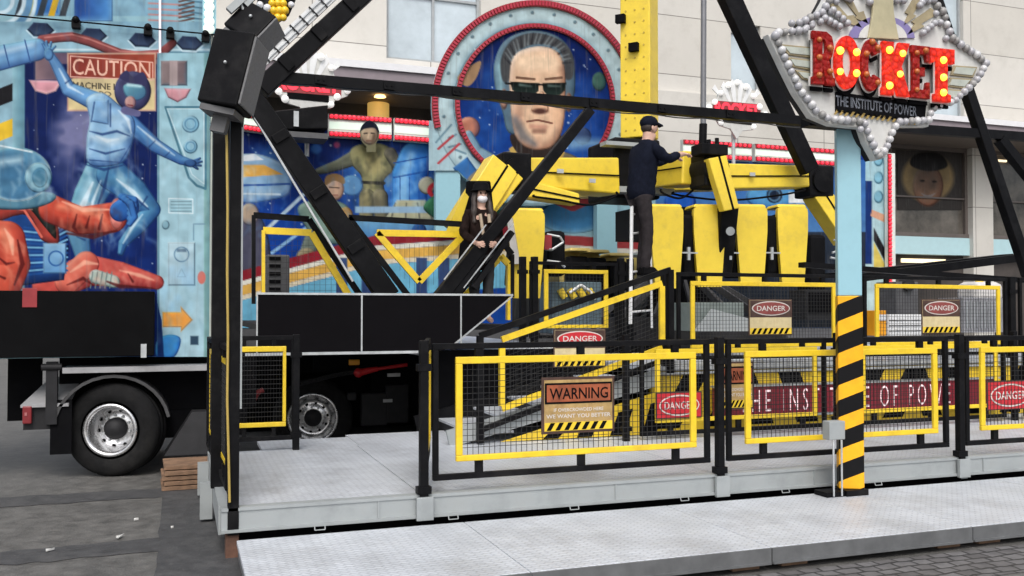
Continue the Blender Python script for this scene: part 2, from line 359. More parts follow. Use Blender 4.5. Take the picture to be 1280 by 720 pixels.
# ================================================================== SETTING
gm = mat('street_concrete', (.105, .102, .096), .6, var=.42, scale=7, bump=.6, bscale=60, grime=.75, grime_col=(.05, .049, .047), gscale=1.1, chips=((.24, .235, .22), 34, .60))
am = mat('asphalt_patch', (.05, .05, .052), .75, var=.3, scale=8, bump=.4, bscale=70, grime=.5, grime_col=(.1, .098, .095), gscale=2, chips=((.12, .118, .11), 40, .60))
g = MB().add([(-120, -60, 0), (160, -60, 0), (160, 200, 0), (-120, 200, 0)], [(0, 1, 2, 3)]).build('ground', gm, org=(0, 0, 0)); struct(g)
def sheet(name, pts, z, m):
    o = MB().add([(p.x, p.y, z) for p in pts], [tuple(range(len(pts)))]).build(name, m, org=(0, 0, 0)); return struct(o)
def zz(*pp): return [PZ(x, y, 0) for x, y in pp]
def ragged(x0, x1, y0, y1, y2, y3, k, j):
    lo = [V(x0 + (x1 - x0) * i / k, y0 + (y1 - y0) * i / k + random.gauss(0, j), 0) for i in range(k + 1)]; hi = [V(x0 + (x1 - x0) * i / k, y3 + (y2 - y3) * i / k + random.gauss(0, j), 0) for i in range(k + 1)]
    return lo + hi[::-1]
sheet('asphalt_strip', ragged(-6, -.1, 8.82, 8.78, 9.22, 9.3, 60, .018), .004, am)
sheet('asphalt_strip', ragged(-6, -.1, 6.66, 6.82, 7.2, 7.02, 60, .02), .004, am)
sheet('asphalt_strip', ragged(-6, -.1, 5.6, 5.62, 5.75, 5.72, 60, .015), .004, am)
sheet('asphalt_apron', [V(-.13 + random.gauss(0, .008), 10.0 - .2 * i, 0) for i in range(31)] + [V(1.4, 4.0, 0), V(1.4, 10.0, 0)], .008, am)
cm = mat('cobble_setts', (.14, .135, .135), .75, var=.25, scale=10)
n, L, b = nodesof(cm); tc = n.new('ShaderNodeTexCoord'); vo = n.new('ShaderNodeTexBrick'); vo.offset = .5
for q_, v_ in (('Scale', 1), ('Brick Width', .15), ('Row Height', .10), ('Mortar Size', .012), ('Mortar Smooth', .5)): vo.inputs[q_].default_value = v_
vo.inputs['Color1'].default_value = (1, 1, 1, 1); vo.inputs['Color2'].default_value = (.6, .58, .57, 1); vo.inputs['Mortar'].default_value = (.22, .21, .2, 1)
wv_ = n.new('ShaderNodeTexNoise'); wv_.inputs['Scale'].default_value = 5; wm_ = n.new('ShaderNodeVectorMath'); wm_.operation = 'MULTIPLY_ADD'; L.new(tc.outputs['Object'], wv_.inputs['Vector']); L.new(wv_.outputs['Color'], wm_.inputs[0]); wm_.inputs[1].default_value = (.07, .07, 0); L.new(tc.outputs['Object'], wm_.inputs[2])
L.new(wm_.outputs[0], vo.inputs['Vector']); cr = vo
mx = n.new('ShaderNodeMixRGB'); mx.blend_type = 'MULTIPLY'; mx.inputs[0].default_value = 1; src = b.inputs['Base Color'].links[0].from_socket
L.new(src, mx.inputs[1]); L.new(cr.outputs[0], mx.inputs[2]); L.new(mx.outputs[0], b.inputs['Base Color'])
bp = n.new('ShaderNodeBump'); bp.inputs['Strength'].default_value = .7; bp.inputs['Distance'].default_value = .02; L.new(cr.outputs[0], bp.inputs['Height']); L.new(bp.outputs[0], b.inputs['Normal'])
sheet('cobbled_paving', [V(1.6, 4.94, 0), V(1.6, 4.42, 0), V(14, 4.42, 0), V(14, 4.94, 0)], .004, cm)

# litter on the tarmac, far behind everything a pale building closes the street
lm = mat('litter_paper', (.6, .6, .58), .8)
for k, (px, py, l, r_) in enumerate(((170, 650, .05, .3), (150, 671, .12, 1.1), (500, 712, .1, .2), (62, 688, .09, .7), (1040, 684, .05, 0), (215, 660, .03, .4))):
    p = PZ(px, py, .012 if px < 700 else .03)
    if px == 500: continue
    l *= .36; a = V(math.cos(r_), math.sin(r_), 0); c = V(-a.y, a.x, 0) * .3
    tag(MB().hexa([p - a * l - c * l, p + a * l - c * l * .5, p + a * l * .8 + c * l, p - a * l * .7 + c * l], [q + V(0, 0, .006 + .01 * (i % 2)) for i, q in enumerate((p - a * l - c * l, p + a * l - c * l * .5, p + a * l * .8 + c * l, p - a * l * .7 + c * l))]).build('litter', lm),
        ['small white scrap of litter on the grey concrete nearest the dark strip', 'long thin white strip of litter on the dark asphalt band', '', 'white crumpled strip of litter at the left picture edge', 'white scrap of litter lying on the cobbles', 'tiny white scrap of litter on the dark tarmac by the platform corner'][k], 'litter', 'scraps of litter on the street')

# ------------------------------------------------------------------ department store behind the ride
YB = 22.0
stone = mat('cream_stone', (.59, .57, .53), .7, var=.05, scale=.8, grime=.45, grime_col=(.44, .42, .38), gscale=1.4, bump=.15, bscale=30)
n, L, b = nodesof(stone); tc = n.new('ShaderNodeTexCoord'); mp = n.new('ShaderNodeMapping'); mp.inputs['Rotation'].default_value = (R(90), 0, 0)
L.new(tc.outputs['Object'], mp.inputs[0]); bk = n.new('ShaderNodeTexBrick'); bk.offset = 0; bk.squash = 1
for q, v_ in (('Scale', 1), ('Brick Width', 2.9), ('Row Height', 1.62), ('Mortar Size', .012), ('Mortar Smooth', .1)): bk.inputs[q].default_value = v_
bk.inputs['Color1'].default_value = (1, 1, 1, 1); bk.inputs['Color2'].default_value = (.93, .92, .9, 1); bk.inputs['Mortar'].default_value = (.35, .34, .33, 1)
L.new(mp.outputs[0], bk.inputs['Vector']); mx = n.new('ShaderNodeMixRGB'); mx.blend_type = 'MULTIPLY'; mx.inputs[0].default_value = 1
src = b.inputs['Base Color'].links[0].from_socket; L.new(src, mx.inputs[1]); L.new(bk.outputs[0], mx.inputs[2]); L.new(mx.outputs[0], b.inputs['Base Color'])
glass = mat('window_glass', (.44, .51, .55), .06, var=.3, scale=.4, spec=1.0, coat=.6)  # pale blue base colour stands in for the sky reflected in the panes
glassd = mat('shop_glass', (.10, .088, .075), .08, var=.75, scale=1.1, spec=.6)  # warm uneven tone in the base colour stands in for reflections
winfr = mat('window_frame', (.33, .35, .36), .45)
soffit = mat('soffit_panel', (.20, .165, .14), .8, var=.1)
canopy = mat('canopy_fascia', (.24, .20, .22), .6, var=.08)
ledgew = mat('white_ledge', (.72, .72, .74), .6, var=.05)
bandm = mat('blue_band', rgb(176, 208, 214), .45, var=.04)
warm = emit('warm_lamp', (1, .62, .22), 3.0, (.8, .6, .3))
shopd = mat('shop_interior', (.05, .042, .038), .8, var=.6, scale=.8)
store = root('department_store', (0, YB, 0), 'large cream stone department store with wide windows and a dark canopy', 'building')
zc0 = PY(640, 122, 20.4).z; zc1 = PY(640, 103, 20.4).z; zb = PY(700, 128, YB).z
xe = 34; XL = -1.4
# openings in the upper wall: (px left, px right, z0, z1)
def xw(px): return PY(px, 100, YB).x
ztop = 24
ops = [(xw(483), xw(601), zc1 + .75, zc1 + 6.2), (xw(914), xw(951), PY(930, 112, YB).z, PY(930, 30, YB).z), (xw(1128), xw(1205), zc1 + .25, zc1 + 7)]
mb = MB(); xs = XL
for a, c, z0, z1 in ops:
    mb.box(xs, a, YB, YB + .6, zb, ztop); mb.box(a, c, YB, YB + .6, zb, z0); mb.box(a, c, YB, YB + .6, z1, ztop); xs = c
mb.box(xs, xe, YB, YB + .6, zb, ztop); mb.build('wall', stone, store)
for a, c, z0, z1 in ops:
    f = MB(); t = .07
    f.box(a, a + t, YB + .12, YB + .3, z0, z1).box(c - t, c, YB + .12, YB + .3, z0, z1).box(a + t, c - t, YB + .12, YB + .3, z0, z0 + t).box(a + t, c - t, YB + .12, YB + .3, z1 - t, z1)
    if c - a > 1.2: f.box((a + c) / 2 - .03, (a + c) / 2 + .03, YB + .13, YB + .29, z0 + t, z1 - t)
    f.box(a + t, c - t, YB + .14, YB + .28, z0 + 1.62, z0 + 1.68)
    fo = f.build('window', winfr, store); MB().box(a + t, c - t, YB + .2, YB + .22, z0 + t, z1 - t).build('pane', glass, fo)
xp0, xp1 = PY(806, 120, 20.4).x, PY(1108, 150, 20.4).x
for xa, xb_ in ((XL, xp0), (xp1, xe)):
    MB().box(xa, xb_, 20.4, YB + .6, zc0, zc0 + .05).build('canopy_soffit', soffit, store)
    MB().box(xa, xb_, 20.36, 20.5, zc0 + .052, zc1).box(xa, xb_, 20.5, YB - .01, zc1 - .06, zc1 - .01).build('canopy_fascia', canopy, store)
    MB().box(xa, xb_, 20.3, YB - .005, zc1 + .003, zc1 + .16).build('ledge', ledgew, store)
MB().box(xp0 + .4, xp1 - .1, YB - .25, YB - .003, 0, ops[1][2] - .3).build('wall_pier', stone, store)
# shop front below the canopy
zw1 = PY(1165, 187, YB).z; zw0 = PY(1165, 291, YB).z; zbd = PY(1165, 318, YB).z
xa, xb_, xc, xd = xw(1114), xw(1211), xw(1236), xw(1300)
MB().box(XL, xa, YB + .3, YB + .6, .0, zc0 - .002).build('shop_wall', shopd, store)
for a, c in ((xb_, xc), (xd + .5, xd + 1.6)): MB().box(a, c, YB - .1, YB + .55, 0, zc0 - .002).build('pillar', stone, store)
for a, c in ((xa, xb_ - .003), (xc + .003, xd + .497)):
    f = MB().box(a, c, YB + .1, YB + .3, zw1, zc0 - .003).box(a, c, YB + .06, YB + .3, zw0 - .12, zw0).box(a, a + .1, YB + .1, YB + .3, zw0 + .002, zw1 - .002).box(c - .1, c, YB + .1, YB + .3, zw0 + .002, zw1 - .002)
    f.box(a + .1, c - .1, YB + .12, YB + .2, zw0 + (zw1 - zw0) * .42, zw0 + (zw1 - zw0) * .42 + .05)
    fo = f.build('shop_window', mat('bronze_frame', (.12, .10, .09), .5), store)
    MB().box(a + .1, c - .1, YB + .2, YB + .22, zw0, zw1).build('pane', glassd, fo)
    MB().box(a, c, YB + .04, YB + .3, zbd, zw0 - .125).build('lintel_band', bandm, store)
    MB().box(a, c, YB + .3, YB + .34, 0, zbd - .003).build('ground_floor_glazing', shopd, store)
MB().box(xe - .01, xe + 14, YB + .4, YB + 1, 0, ztop).build('wall', stone, store)
# lamps under the canopy, lights in the shop
for px, py, rx in ((475, 124, .14), (560, 141, .07), (690, 130, .12)):
    p = PY(px, py, 21.2); MB().lathe([(0.001, -.02), (rx, -.02), (rx * .8, .02), (.001, .03)], (p.x, p.y, zc0 - .03), (0, 0, 1), 16).build('canopy_lamp', warm, store)
p = PY(475, 138, 21.6); MB().tube((p.x, p.y + .2, p.z - .22), (p.x, p.y + .2, p.z + .2), .26, n=20).build('lantern', emit('lantern_glow', (1, .6, .15), .3, (.8, .5, .15)), store)
p = PY(1150, 326, YB + .25); MB().box(p.x - .7, p.x + 1.0, YB + .24, YB + .29, p.z - .06, p.z + .06).build('shop_light', emit('shop_glow', (1, .8, .5), 1.2), store)
p = PY(1245, 200, YB + .1); MB().box(p.x - .1, p.x + .5, YB + .14, YB + .19, p.z - .03, p.z + .03).build('shop_light', MATS['shop_glow'], store)
# poster of a smiling head behind the shop glass
pp = root('shop_poster', PY(1165, 290, YB + .17), 'poster of a smiling blond person in a dark hat inside the shop window', 'poster')
P_ = Paint(1122, 188, 1202, 262, 1.2, (88, 84, 82), 5)
P_.ell(1160, 222, 32, 30, (206, 178, 128), soft=6); P_.ell(1160, 232, 19, 26, (214, 168, 138), dark=(150, 100, 80), rw=8, soft=2); P_.poly([(1138, 206), (1146, 192), (1174, 192), (1184, 208), (1160, 214)], (40, 38, 40), smooth=True, soft=2)
P_.ell(1153, 226, 3, 1.6, (60, 45, 40)); P_.ell(1168, 227, 3, 1.6, (60, 45, 40)); P_.poly([(1151, 241), (1160, 244), (1170, 241), (1160, 248)], (225, 210, 205), smooth=True); P_.cloud(1122, 188, 1202, 262, (70, 68, 68), .1, .7)
pm = paintmat('printed_poster', .3); P_.board('printed_sheet', YB + .168, pm, pp, gain=.55)
# more frontage further along the street, far left
far = root('street_building', (-22, 52, 0), 'pale distant street building beyond the left trailer', 'building')
MB().box(-34, -6, 52, 60, 0, 14).build('wall', mat('pale_render', (.5, .5, .47), .8), far)
for k in range(5):
    f = MB().box(-31 + k * 4.6, -29 + k * 4.6, 51.9, 51.99, 1.6, 4.2).build('window', winfr, far); MB().box(-30.9 + k * 4.6, -29.1 + k * 4.6, 51.86, 51.89, 1.7, 4.1).build('pane', glassd, far)

# ================================================================== RIDE PLATFORM (low deck), STEPS, TIMBER
dk = mat('deck_plate', (.59, .62, .66), .42, metal=.1, var=.12, scale=2, grime=.75, grime_col=(.36, .37, .385), gscale=1.3, chips=((.16, .155, .15), 40, .72))
n, L, b = nodesof(dk); tc = n.new('ShaderNodeTexCoord')
vo = n.new('ShaderNodeTexVoronoi'); vo.inputs['Scale'].default_value = 26; L.new(tc.outputs['Object'], vo.inputs['Vector'])
bp = n.new('ShaderNodeBump'); bp.inputs['Strength'].default_value = .7; bp.inputs['Distance'].default_value = .006; L.new(vo.outputs['Distance'], bp.inputs['Height']); L.new(bp.outputs[0], b.inputs['Normal'])
bk = n.new('ShaderNodeTexBrick'); bk.offset = .5; mpg = n.new('ShaderNodeMapping'); mpg.inputs['Rotation'].default_value = (0, 0, R(45)); L.new(tc.outputs['Object'], mpg.inputs[0]); L.new(mpg.outputs[0], bk.inputs['Vector'])
for q_, v_ in (('Scale', 1), ('Brick Width', .075), ('Row Height', .0375), ('Mortar Size', .006), ('Mortar Smooth', .3)): bk.inputs[q_].default_value = v_
bk.inputs['Color1'].default_value = (1, 1, 1, 1); bk.inputs['Color2'].default_value = (.93, .93, .93, 1); bk.inputs['Mortar'].default_value = (.74, .74, .75, 1)
mz = n.new('ShaderNodeMixRGB'); mz.blend_type = 'MULTIPLY'; mz.inputs[0].default_value = 1; src = b.inputs['Base Color'].links[0].from_socket; L.new(src, mz.inputs[1]); L.new(bk.outputs[0], mz.inputs[2]); L.new(mz.outputs[0], b.inputs['Base Color'])
v2 = n.new('ShaderNodeTexVoronoi'); v2.inputs['Scale'].default_value = 8.5; L.new(tc.outputs['Object'], v2.inputs['Vector'])
mr = n.new('ShaderNodeMapRange'); mr.inputs[1].default_value = .03; mr.inputs[2].default_value = .09; mr.inputs[3].default_value = .55; mr.inputs[4].default_value = 0; L.new(v2.outputs['Distance'], mr.inputs[0])
mx = n.new('ShaderNodeMixRGB'); src = b.inputs['Base Color'].links[0].from_socket; L.new(mr.outputs[0], mx.inputs[0]); L.new(src, mx.inputs[1]); mx.inputs[2].default_value = (.2, .19, .19, 1); L.new(mx.outputs[0], b.inputs['Base Color'])
YF, DZ = 6.475, .33
XF0 = PY(288, 640, YF).x
PX = [.2547 * YF + .004, .6346 * YF, 1.0215 * YF, 1.41 * YF, 1.79 * YF]     # front fence posts
deck = root('ride_platform', (XF0, YF, 0), 'low pale metal platform with a grey steel edge around the ride', 'platform')
mb = MB(); xs = [XF0 + .02, PX[0], PX[1], PX[2], PX[3], 13]
for a, c in zip(xs[:-1], xs[1:]): mb.box(a + .004, c - .004, YF + .05, 9.08, DZ - .03, DZ)
mb.box(xs[0] + .4, xs[1] + .02, 9.084, 9.72, DZ - .03, DZ - .001).box(xs[1] + .026, 5.2, 9.084, 9.9, DZ - .03, DZ - .001).build('floor', dk, deck)
e = MB().box(XF0 - .06, 13, YF - .03, YF + .046, .178, DZ + .012, 0).box(XF0 - .06, 13, YF - .05, YF - .031, .178, .198, 0).box(XF0 - .06, 13, YF - .04, YF - .031, DZ - .01, DZ + .010, 0)
for k in range(34): 
    x = XF0 + .25 + k * .37
    if k % 5 == 2 and min(abs(x - q) for q in PX) > .09: e.box(x, x + .012, YF - .042, YF - .031, .2, DZ - .012)
e.build('edge_beam', galv, deck)
MB().box(XF0 - .02, 13, YF + .2, YF + .26, .004, .2).box(XF0 + .1, XF0 + .16, YF + .27, 9.0, .004, .28).build('underfloor_dark', blackm, deck)  # black sheets standing in for the shade in the gap under the deck
MB().box(XF0 - .075, XF0 + .0, YF + .05, 9.1, .15, DZ + .01).build('side_beam', galv, deck)
for k, y in enumerate((7.6, 8.6)): MB().box(XF0 - .17, XF0 - .078, y, y + .1, .03, DZ - .02).build('bracket', galv, deck)
for q in PX[:4]: MB().box(q - .062, q + .062, YF - .085, YF - .052, .165, DZ + .0).box(q - .05, q + .05, YF - .051, YF - .043, .2, DZ - .015).build('post_socket', galv, deck, bev=.004)
for k in range(12):
    x = XF0 + .55 + k * .95; MB().path([(x, YF - .06, .18), (x, YF - .07, .158), (x + .07, YF - .07, .158), (x + .07, YF - .06, .18)], .004, 6).build('lashing_ring', galv, deck)
sx = [XF0 + .03, 1.92, 3.56, 5.22, 6.88, 8.54, 10.2, 11.86]
stl = ['leftmost white metal step plate with the free end at the platform corner', 'white metal step plate right of the end plate, below the warning sign', 'white metal step plate left of the striped sign post', 'white metal step plate right of the striped sign post', 'white metal step plate at the right picture edge', 'white metal step plate beyond the right end of the view', 'farthest white metal step plate on the right']
for i in range(7):
    t = root('step_plate', (sx[i], 5.0, 0), stl[i], 'step', 'white step plates along the platform')
    MB().box(sx[i] + .003, sx[i + 1] - .003, 5.0, 6.33, .118, .15).build('tread', dk, t, bev=.003)
    MB().box(sx[i] + .004, sx[i + 1] - .004, 4.985, 4.999, .045, .146).box(sx[i] + .01, sx[i] + .03, 5.002, 6.3, .045, .116).box(sx[i] + .01, sx[i + 1] - .01, 4.975, 4.985, .045, .06).build('edge_rail', mat('dull_steel', (.15, .155, .16), .5, metal=.3, var=.2), t)
    for q in (sx[i] + .12, sx[i + 1] - .25): MB().box(q, q + .2, 5.05, 5.25, .004, .044).build('packing_block', wood, t)
tag(MB().box(XF0 - .03, XF0 + .055, YF - .02, YF + .12, .004, .203).build('timber_block', mat('brown_timber', (.12, .06, .04), .85, var=.4, bump=.4, bscale=25), bev=.004), 'reddish brown timber block under the platform corner', 'block')
for k in range(5):
    a, c = PZ(206, 590, 0), PZ(262, 590, 0); z = .01 + k * .045; y = 9.05 + random.uniform(-.03, .03); x0 = a.x + random.uniform(-.015, .02)
    tag(MB().hexa([V(x0, y, z), V(c.x + .2, y + .01, z), V(c.x + .2, y + .5, z), V(x0 - .02, y + .5, z)], [V(x0, y, z + .036), V(c.x + .2, y + .01, z + .036), V(c.x + .2, y + .5, z + .036), V(x0 - .02, y + .5, z + .036)]).build('timber_board', wood, bev=.003),
        ['bottom board of the timber stack beside the wheel', 'second board from the bottom of the timber stack', 'middle board of the timber stack beside the wheel', 'second board from the top of the timber stack', 'topmost board of the timber stack beside the wheel'][k], 'board', 'stack of timber boards')
# ------------------------------------------------------------------ fences
def make_panel(W=2.3, H0=.1, H1=1.09, n_stub=3, grid=.042):
    t = root('safety_fence', (0, 0, 0), 'panel', 'fence panel')
    b_ = .042
    MB().box(0, W, -.02, .02, H1 - b_, H1).box(0, W, -.02, .02, H0, H0 + b_).box(0, b_, -.0195, .0195, H0 + b_, H1 - b_).box(W - b_, W, -.0195, .0195, H0 + b_, H1 - b_).build('outer_frame', black, t, bev=.004)
    x0, x1, z0, z1, y = .17, W - .13, H0 + .13, H1 - .10, .051
    MB().box(x0, x1, -.028, .004, z1 - y, z1).box(x0, x1, -.028, .004, z0, z0 + y * .85).box(x0, x0 + y, -.0275, .0035, z0 + y * .85, z1 - y).box(x1 - y, x1, -.0275, .0035, z0 + y * .85, z1 - y).build('inner_frame', yellow, t, bev=.006)
    for k in range(n_stub):
        x = x0 + .18 + (x1 - x0 - .36) * k / max(1, n_stub - 1); MB().box(x - .028, x + .028, -.018, .018, z1 + .001, H1 - b_ - .001).build('spacer', black, t); MB().box(x - .028, x + .028, -.018, .018, H0 + b_ + .001, z0 - .001).build('spacer', black, t)
    wv = MB(); r = .0027; nx = int((x1 - x0 - 2 * y) / grid); nz = int((z1 - z0 - 2 * y) / grid)
    for i in range(1, nx): q = x0 + y + (x1 - x0 - 2 * y) * i / nx; wv.tube((q, 0, z0 + .02), (q, 0, z1 - .02), r, n=4, caps=False)
    for i in range(1, nz): q = z0 + y + (z1 - z0 - 2 * y) * i / nz; wv.tube((x0 + .02, .004, q), (x1 - .02, .004, q), r, n=4, caps=False)
    wv.build('wire_mesh', wire, t); return t
PAN = make_panel()
used = [0]
def panel(loc, label, rz=0, group='black and yellow fence panels', proto=None):
    pr = proto or PAN
    if pr is PAN and not used[0]:
        used[0] = 1; o = PAN; o.location = loc; o.rotation_euler = (0, 0, rz); o['label'] = label
    else: o = dup(pr, None, loc, rz, label)
    if rz == 0: o.rotation_euler = (R(random.uniform(-.25, .25)), R(random.uniform(-.3, .3)), R(random.uniform(-.5, .5))); o.location.z += random.uniform(-.006, .006)
    o['group'] = group; return o
panel((PX[0] + .075, YF, DZ), 'front black and yellow fence panel hung with the brown warning sign')
panel((PX[1] + .085, YF, DZ), 'front black and yellow fence panel behind the striped sign post')
panel((PX[2] + .085, YF, DZ), 'front black and yellow fence panel at the right picture edge')
panel((PX[3] + .085, YF, DZ), 'front black and yellow fence panel beyond the right picture edge')
Y2 = 8.45
x2 = PY(800, 500, Y2).x
panel((x2, Y2, DZ - .06), 'rear fence panel in front of the left half of the red letter board', group='second row of fence panels')
panel((x2 + 2.62, Y2, DZ - .06), 'rear fence panel in front of the right half of the red letter board', group='second row of fence panels')
panel((x2 + 5.24, Y2, DZ - .06), 'rear fence panel right of the red letter board', group='second row of fence panels')
PZ1 = 1.0; Y3 = 9.1
x3 = PY(846, 380, Y3).x
panel((x3, Y3, PZ1), 'upper fence panel below the yellow seats, left of the striped post', group='upper fence panels')
panel((x3 + 2.58, Y3, PZ1), 'upper fence panel right of the striped post', group='upper fence panels')
panel((x3 + 5.1, Y3, PZ1), 'upper fence panel beyond the right picture edge', group='upper fence panels')
HALF = make_panel(1.1, n_stub=2)
HALF['label'] = 'short fence panel across the back corner of the platform, left of the deck opening'; HALF['group'] = 'short fence panels'
xl = PY(297, 500, 9.0).x - .16; HALF.location = (xl, 9.0, DZ); HALF.scale = ((PY(368, 500, 9.0).x - xl) / 1.1, 1, 1)
yg = 11.0; GATE = dup(HALF, None, (PY(662, 380, yg).x, yg, 1.2), 0, 'small fence panel at the head of the stairs under the ride arm'); GATE.scale = ((PY(772, 380, yg).x - PY(662, 380, yg).x) / 1.1, 1, 1)
SIDE = panel((XF0 - .01, YF + .12, DZ), 'side fence panel seen edge on along the left end of the platform', rz=R(91.6))
SWING = dup(HALF, None, (PX[0] + .02, YF + .06, DZ), R(90 - 16.2), 'open entrance gate swung back edge on behind its post'); SWING.scale = (1.2, 1, 1)
def post(x, y, z0, z1, label, w_=.062, group='black fence posts'):
    t = root('fence_post', (x, y, z0), label, 'fence post', group)
    MB().box(x - w_ / 2, x + w_ / 2, y - w_ / 2, y + w_ / 2, z0, z1).build('upright', black, t, bev=.006)
    MB().box(x - w_ / 2 - .02, x + w_ / 2 + .02, y - w_ / 2 - .006, y + w_ / 2 + .006, z0 + .12, z0 + .17).build('hinge_clamp', black, t); MB().box(x - w_ / 2 - .02, x + w_ / 2 + .02, y - w_ / 2 - .006, y + w_ / 2 + .006, z1 - .22, z1 - .17).build('hinge_clamp', black, t)
    return t
for q, l in zip(PX[:4], ('front fence post beside the entrance opening', 'front fence post between the warning sign panel and the sign post', 'front fence post right of the striped sign post', 'front fence post beyond the right picture edge')):
    post(q, YF - .03, DZ - .1, DZ + 1.115, l)
for i, q in enumerate((x2 - .16, x2 + 2.46, x2 + 5.08)): post(q, Y2, DZ - .02, DZ + 1.08, ['second row post at the foot of the chevrons behind the warning sign panel', 'second row post behind the striped sign post', 'second row post at the far right'][i])
for i, q in enumerate((x3 - .14, x3 + 2.43, x3 + 4.96)): post(q, Y3, PZ1, PZ1 + 1.1, ['upper fence post at the top of the stair rail', 'upper fence post behind the blue sign post', 'upper fence post at the right picture edge'][i], .09)
post(PY(366, 500, 9.0).x + .03, 9.0, DZ, DZ + 1.1, 'black post at the free end of the short back fence')
for px in (655, 668, 776, 790): post(PY(px, 380, yg).x, yg + (.05 if px in (655, 790) else 0), 1.2, 2.35, {655: 'outer left post of the small stair head fence', 668: 'inner left post of the small stair head fence', 776: 'inner right post of the small stair head fence', 790: 'outer right post of the small stair head fence'}[px], .08)
# ================================================================== HIGH DECK, STAIRS, LETTER BOARD
chevy = mat('hazard_yellow', (.78, .54, .03), .45, var=.12, grime=.3, grime_col=(.3, .2, .05))
hd = root('raised_platform', (4.9, 8.95, 0), 'raised ride floor with a hazard striped front behind the fences', 'platform')
XS1 = 4.86
PZF = 1.04
MB().box(XS1, 13, 8.96, 17, PZF - .05, PZF).box(2.6, XS1 - .003, 10.3, 17, 1.14, 1.2).build('floor', dk, hd)
MB().box(XS1, 13, 8.985, 9.03, .335, PZF - .052).build('fascia', chevy, hd)
MB().box(XS1, 13, 8.94, 8.959, PZF - .04, PZF - .002).box(XS1, 13, 8.95, 8.982, PZF - .085, PZF - .06).build('edge_strip', steelp, hd)
mb = MB()
for k in range(12):
    x = XS1 + .05 + k * .62; d = .36 if (k // 2) % 2 == 0 else -.26
    mb.prism([(x, 8.978, .36), (x + .3, 8.978, .36), (x + .3 + d, 8.978, PZF - .09), (x + d, 8.978, PZF - .09)], (0, .005, 0))
mb.build('hazard_stripe', blackm, hd)
MB().box(2.6, XS1 - .004, 10.26, 10.3, .335, 1.2).build('underfloor_dark', blackm, hd)  # black sheet closing off the underside of the rear floor
lb = root('letter_board', PY(1050, 515, 8.9), 'long red illuminated letter board with pale lettering under the raised floor', 'sign')
bx0, bz1 = XZ(893, 484, 8.9); bx1 = PY(1248, 500, 8.9).x; bz0 = PY(1050, 514, 8.9).z; bz1 = PY(1050, 480, 8.9).z
MB().box(bx0, bx1, 8.9, 8.945, bz0, bz1).build('board', mat('letter_board_red', (.27, .025, .042), .3, var=.15, scale=2), lb)
MB().box(bx0 - .02, bx1 + .02, 8.88, 8.95, bz0 - .03, bz0 - .002).box(bx0 - .02, bx1 + .02, 8.88, 8.95, bz1 + .002, bz1 + .025).build('trim', steelp, lb)
tx0 = PY(924, 500, 8.9).x; tx1 = PY(1200, 500, 8.9).x
MB().text('THE INSTITUTE OF POWER', (tx0, 8.893, bz0 + .035), UX, UZ, tx1 - tx0, bz1 - bz0 - .07, bold=-.012, space=1.5).build('lettering', emit('led_pale', (1, .78, .8), .5, (.8, .6, .62)), lb)
# stairs rising to the right
st = root('entrance_stairs', (2.6, 8.8, DZ), 'metal entrance stairs rising to the right behind the warning sign panel', 'stairs')
sxa, sxb = 2.75, XS1 - .02; N = 5
for k in range(N):
    a = sxa + (sxb - sxa) * k / N; z = DZ + (PZ1 - DZ) * (k + 1) / (N + 1); c = a + (sxb - sxa) / N + .04
    MB().box(a, c, 8.83, 10.1, z - .025, z).build('tread', dk, st)
    MB().box(a + .01, a + .02, 8.84, 10.09, z - (PZ1 - DZ) / (N + 1) + .002, z - .027).build('riser', dgrey, st)
for y in (8.79, 10.12): MB().bar((sxa - .25, y, DZ + .06), (sxb, y, PZ1 - .06), .04, .17).build('stringer', galv if y < 9 else black, st)
MB().prism([(sxa + .3, 8.772, .34), (sxb - .05, 8.772, .34), (sxb - .05, 8.772, PZ1 - .22)], (0, .006, 0)).build('hazard_panel', chevy, st)
mb = MB()
for k in range(4):
    x = sxa + .75 + k * .38; h = (x - sxa - .3) / (sxb - sxa - .35) * (PZ1 - .56); mb.prism([(x, 8.766, .345), (x + .17, 8.766, .345), (x + .17 + .1, 8.766, .34 + h * .92), (x + .1, 8.766, .34 + h * .8)], (0, .004, 0))
mb.build('hazard_stripe', blackm, st)
# stair railings : slanted frames
def rail(y, xa, xb, label, zoff=0):
    t = root('stair_railing', (xa, y, DZ), label, 'railing')
    s = (PZ1 - DZ) / (sxb - sxa); zl = lambda x, h: DZ + zoff + s * max(0, x - sxa) + h
    MB().bar((xa, y, zl(xa, 1.06)), (xb, y, zl(xb, 1.06)), .05, .06).bar((xa, y, zl(xa, .12)), (xb, y, zl(xb, .12)), .045, .05).build('handrail', black, t)
    for x in (xa, xb): MB().box(x - .03, x + .03, y - .031, y + .031, zl(x, -.05 if x > 3.5 else 0), zl(x, 1.06)).build('post', black, t)
    a, c = xa + .22, xb - .12; z1, z0 = .95, .26; w_ = .06; yy = y - .03
    MB().bar((a, yy, zl(a, z1)), (c, yy, zl(c, z1)), .035, w_).bar((a, yy, zl(a, z0)), (c, yy, zl(c, z0)), .035, w_).box(a - .03, a + .03, yy - .02, yy + .016, zl(a, z0 + .03), zl(a, z1 - .03)).box(c - .03, c + .03, yy - .02, yy + .016, zl(c, z0 + .03), zl(c, z1 - .03)).build('inner_frame', yellow, t)
    m_ = MB()
    k = int((c - a) / .045)
    for i in range(1, k): x = a + (c - a) * i / k; m_.tube((x, y, zl(x, z0)), (x, y, zl(x, z1)), .002, n=4, caps=False)
    for i in range(1, 15): h = z0 + (z1 - z0) * i / 15; m_.tube((a, y, zl(a, h)), (c, y, zl(c, h)), .002, n=4, caps=False)
    m_.build('wire_mesh', wire, t)
rail(8.72, PY(600, 480, 8.72).x, PY(838, 420, 8.72).x, 'near sloping stair railing carrying the danger sign')

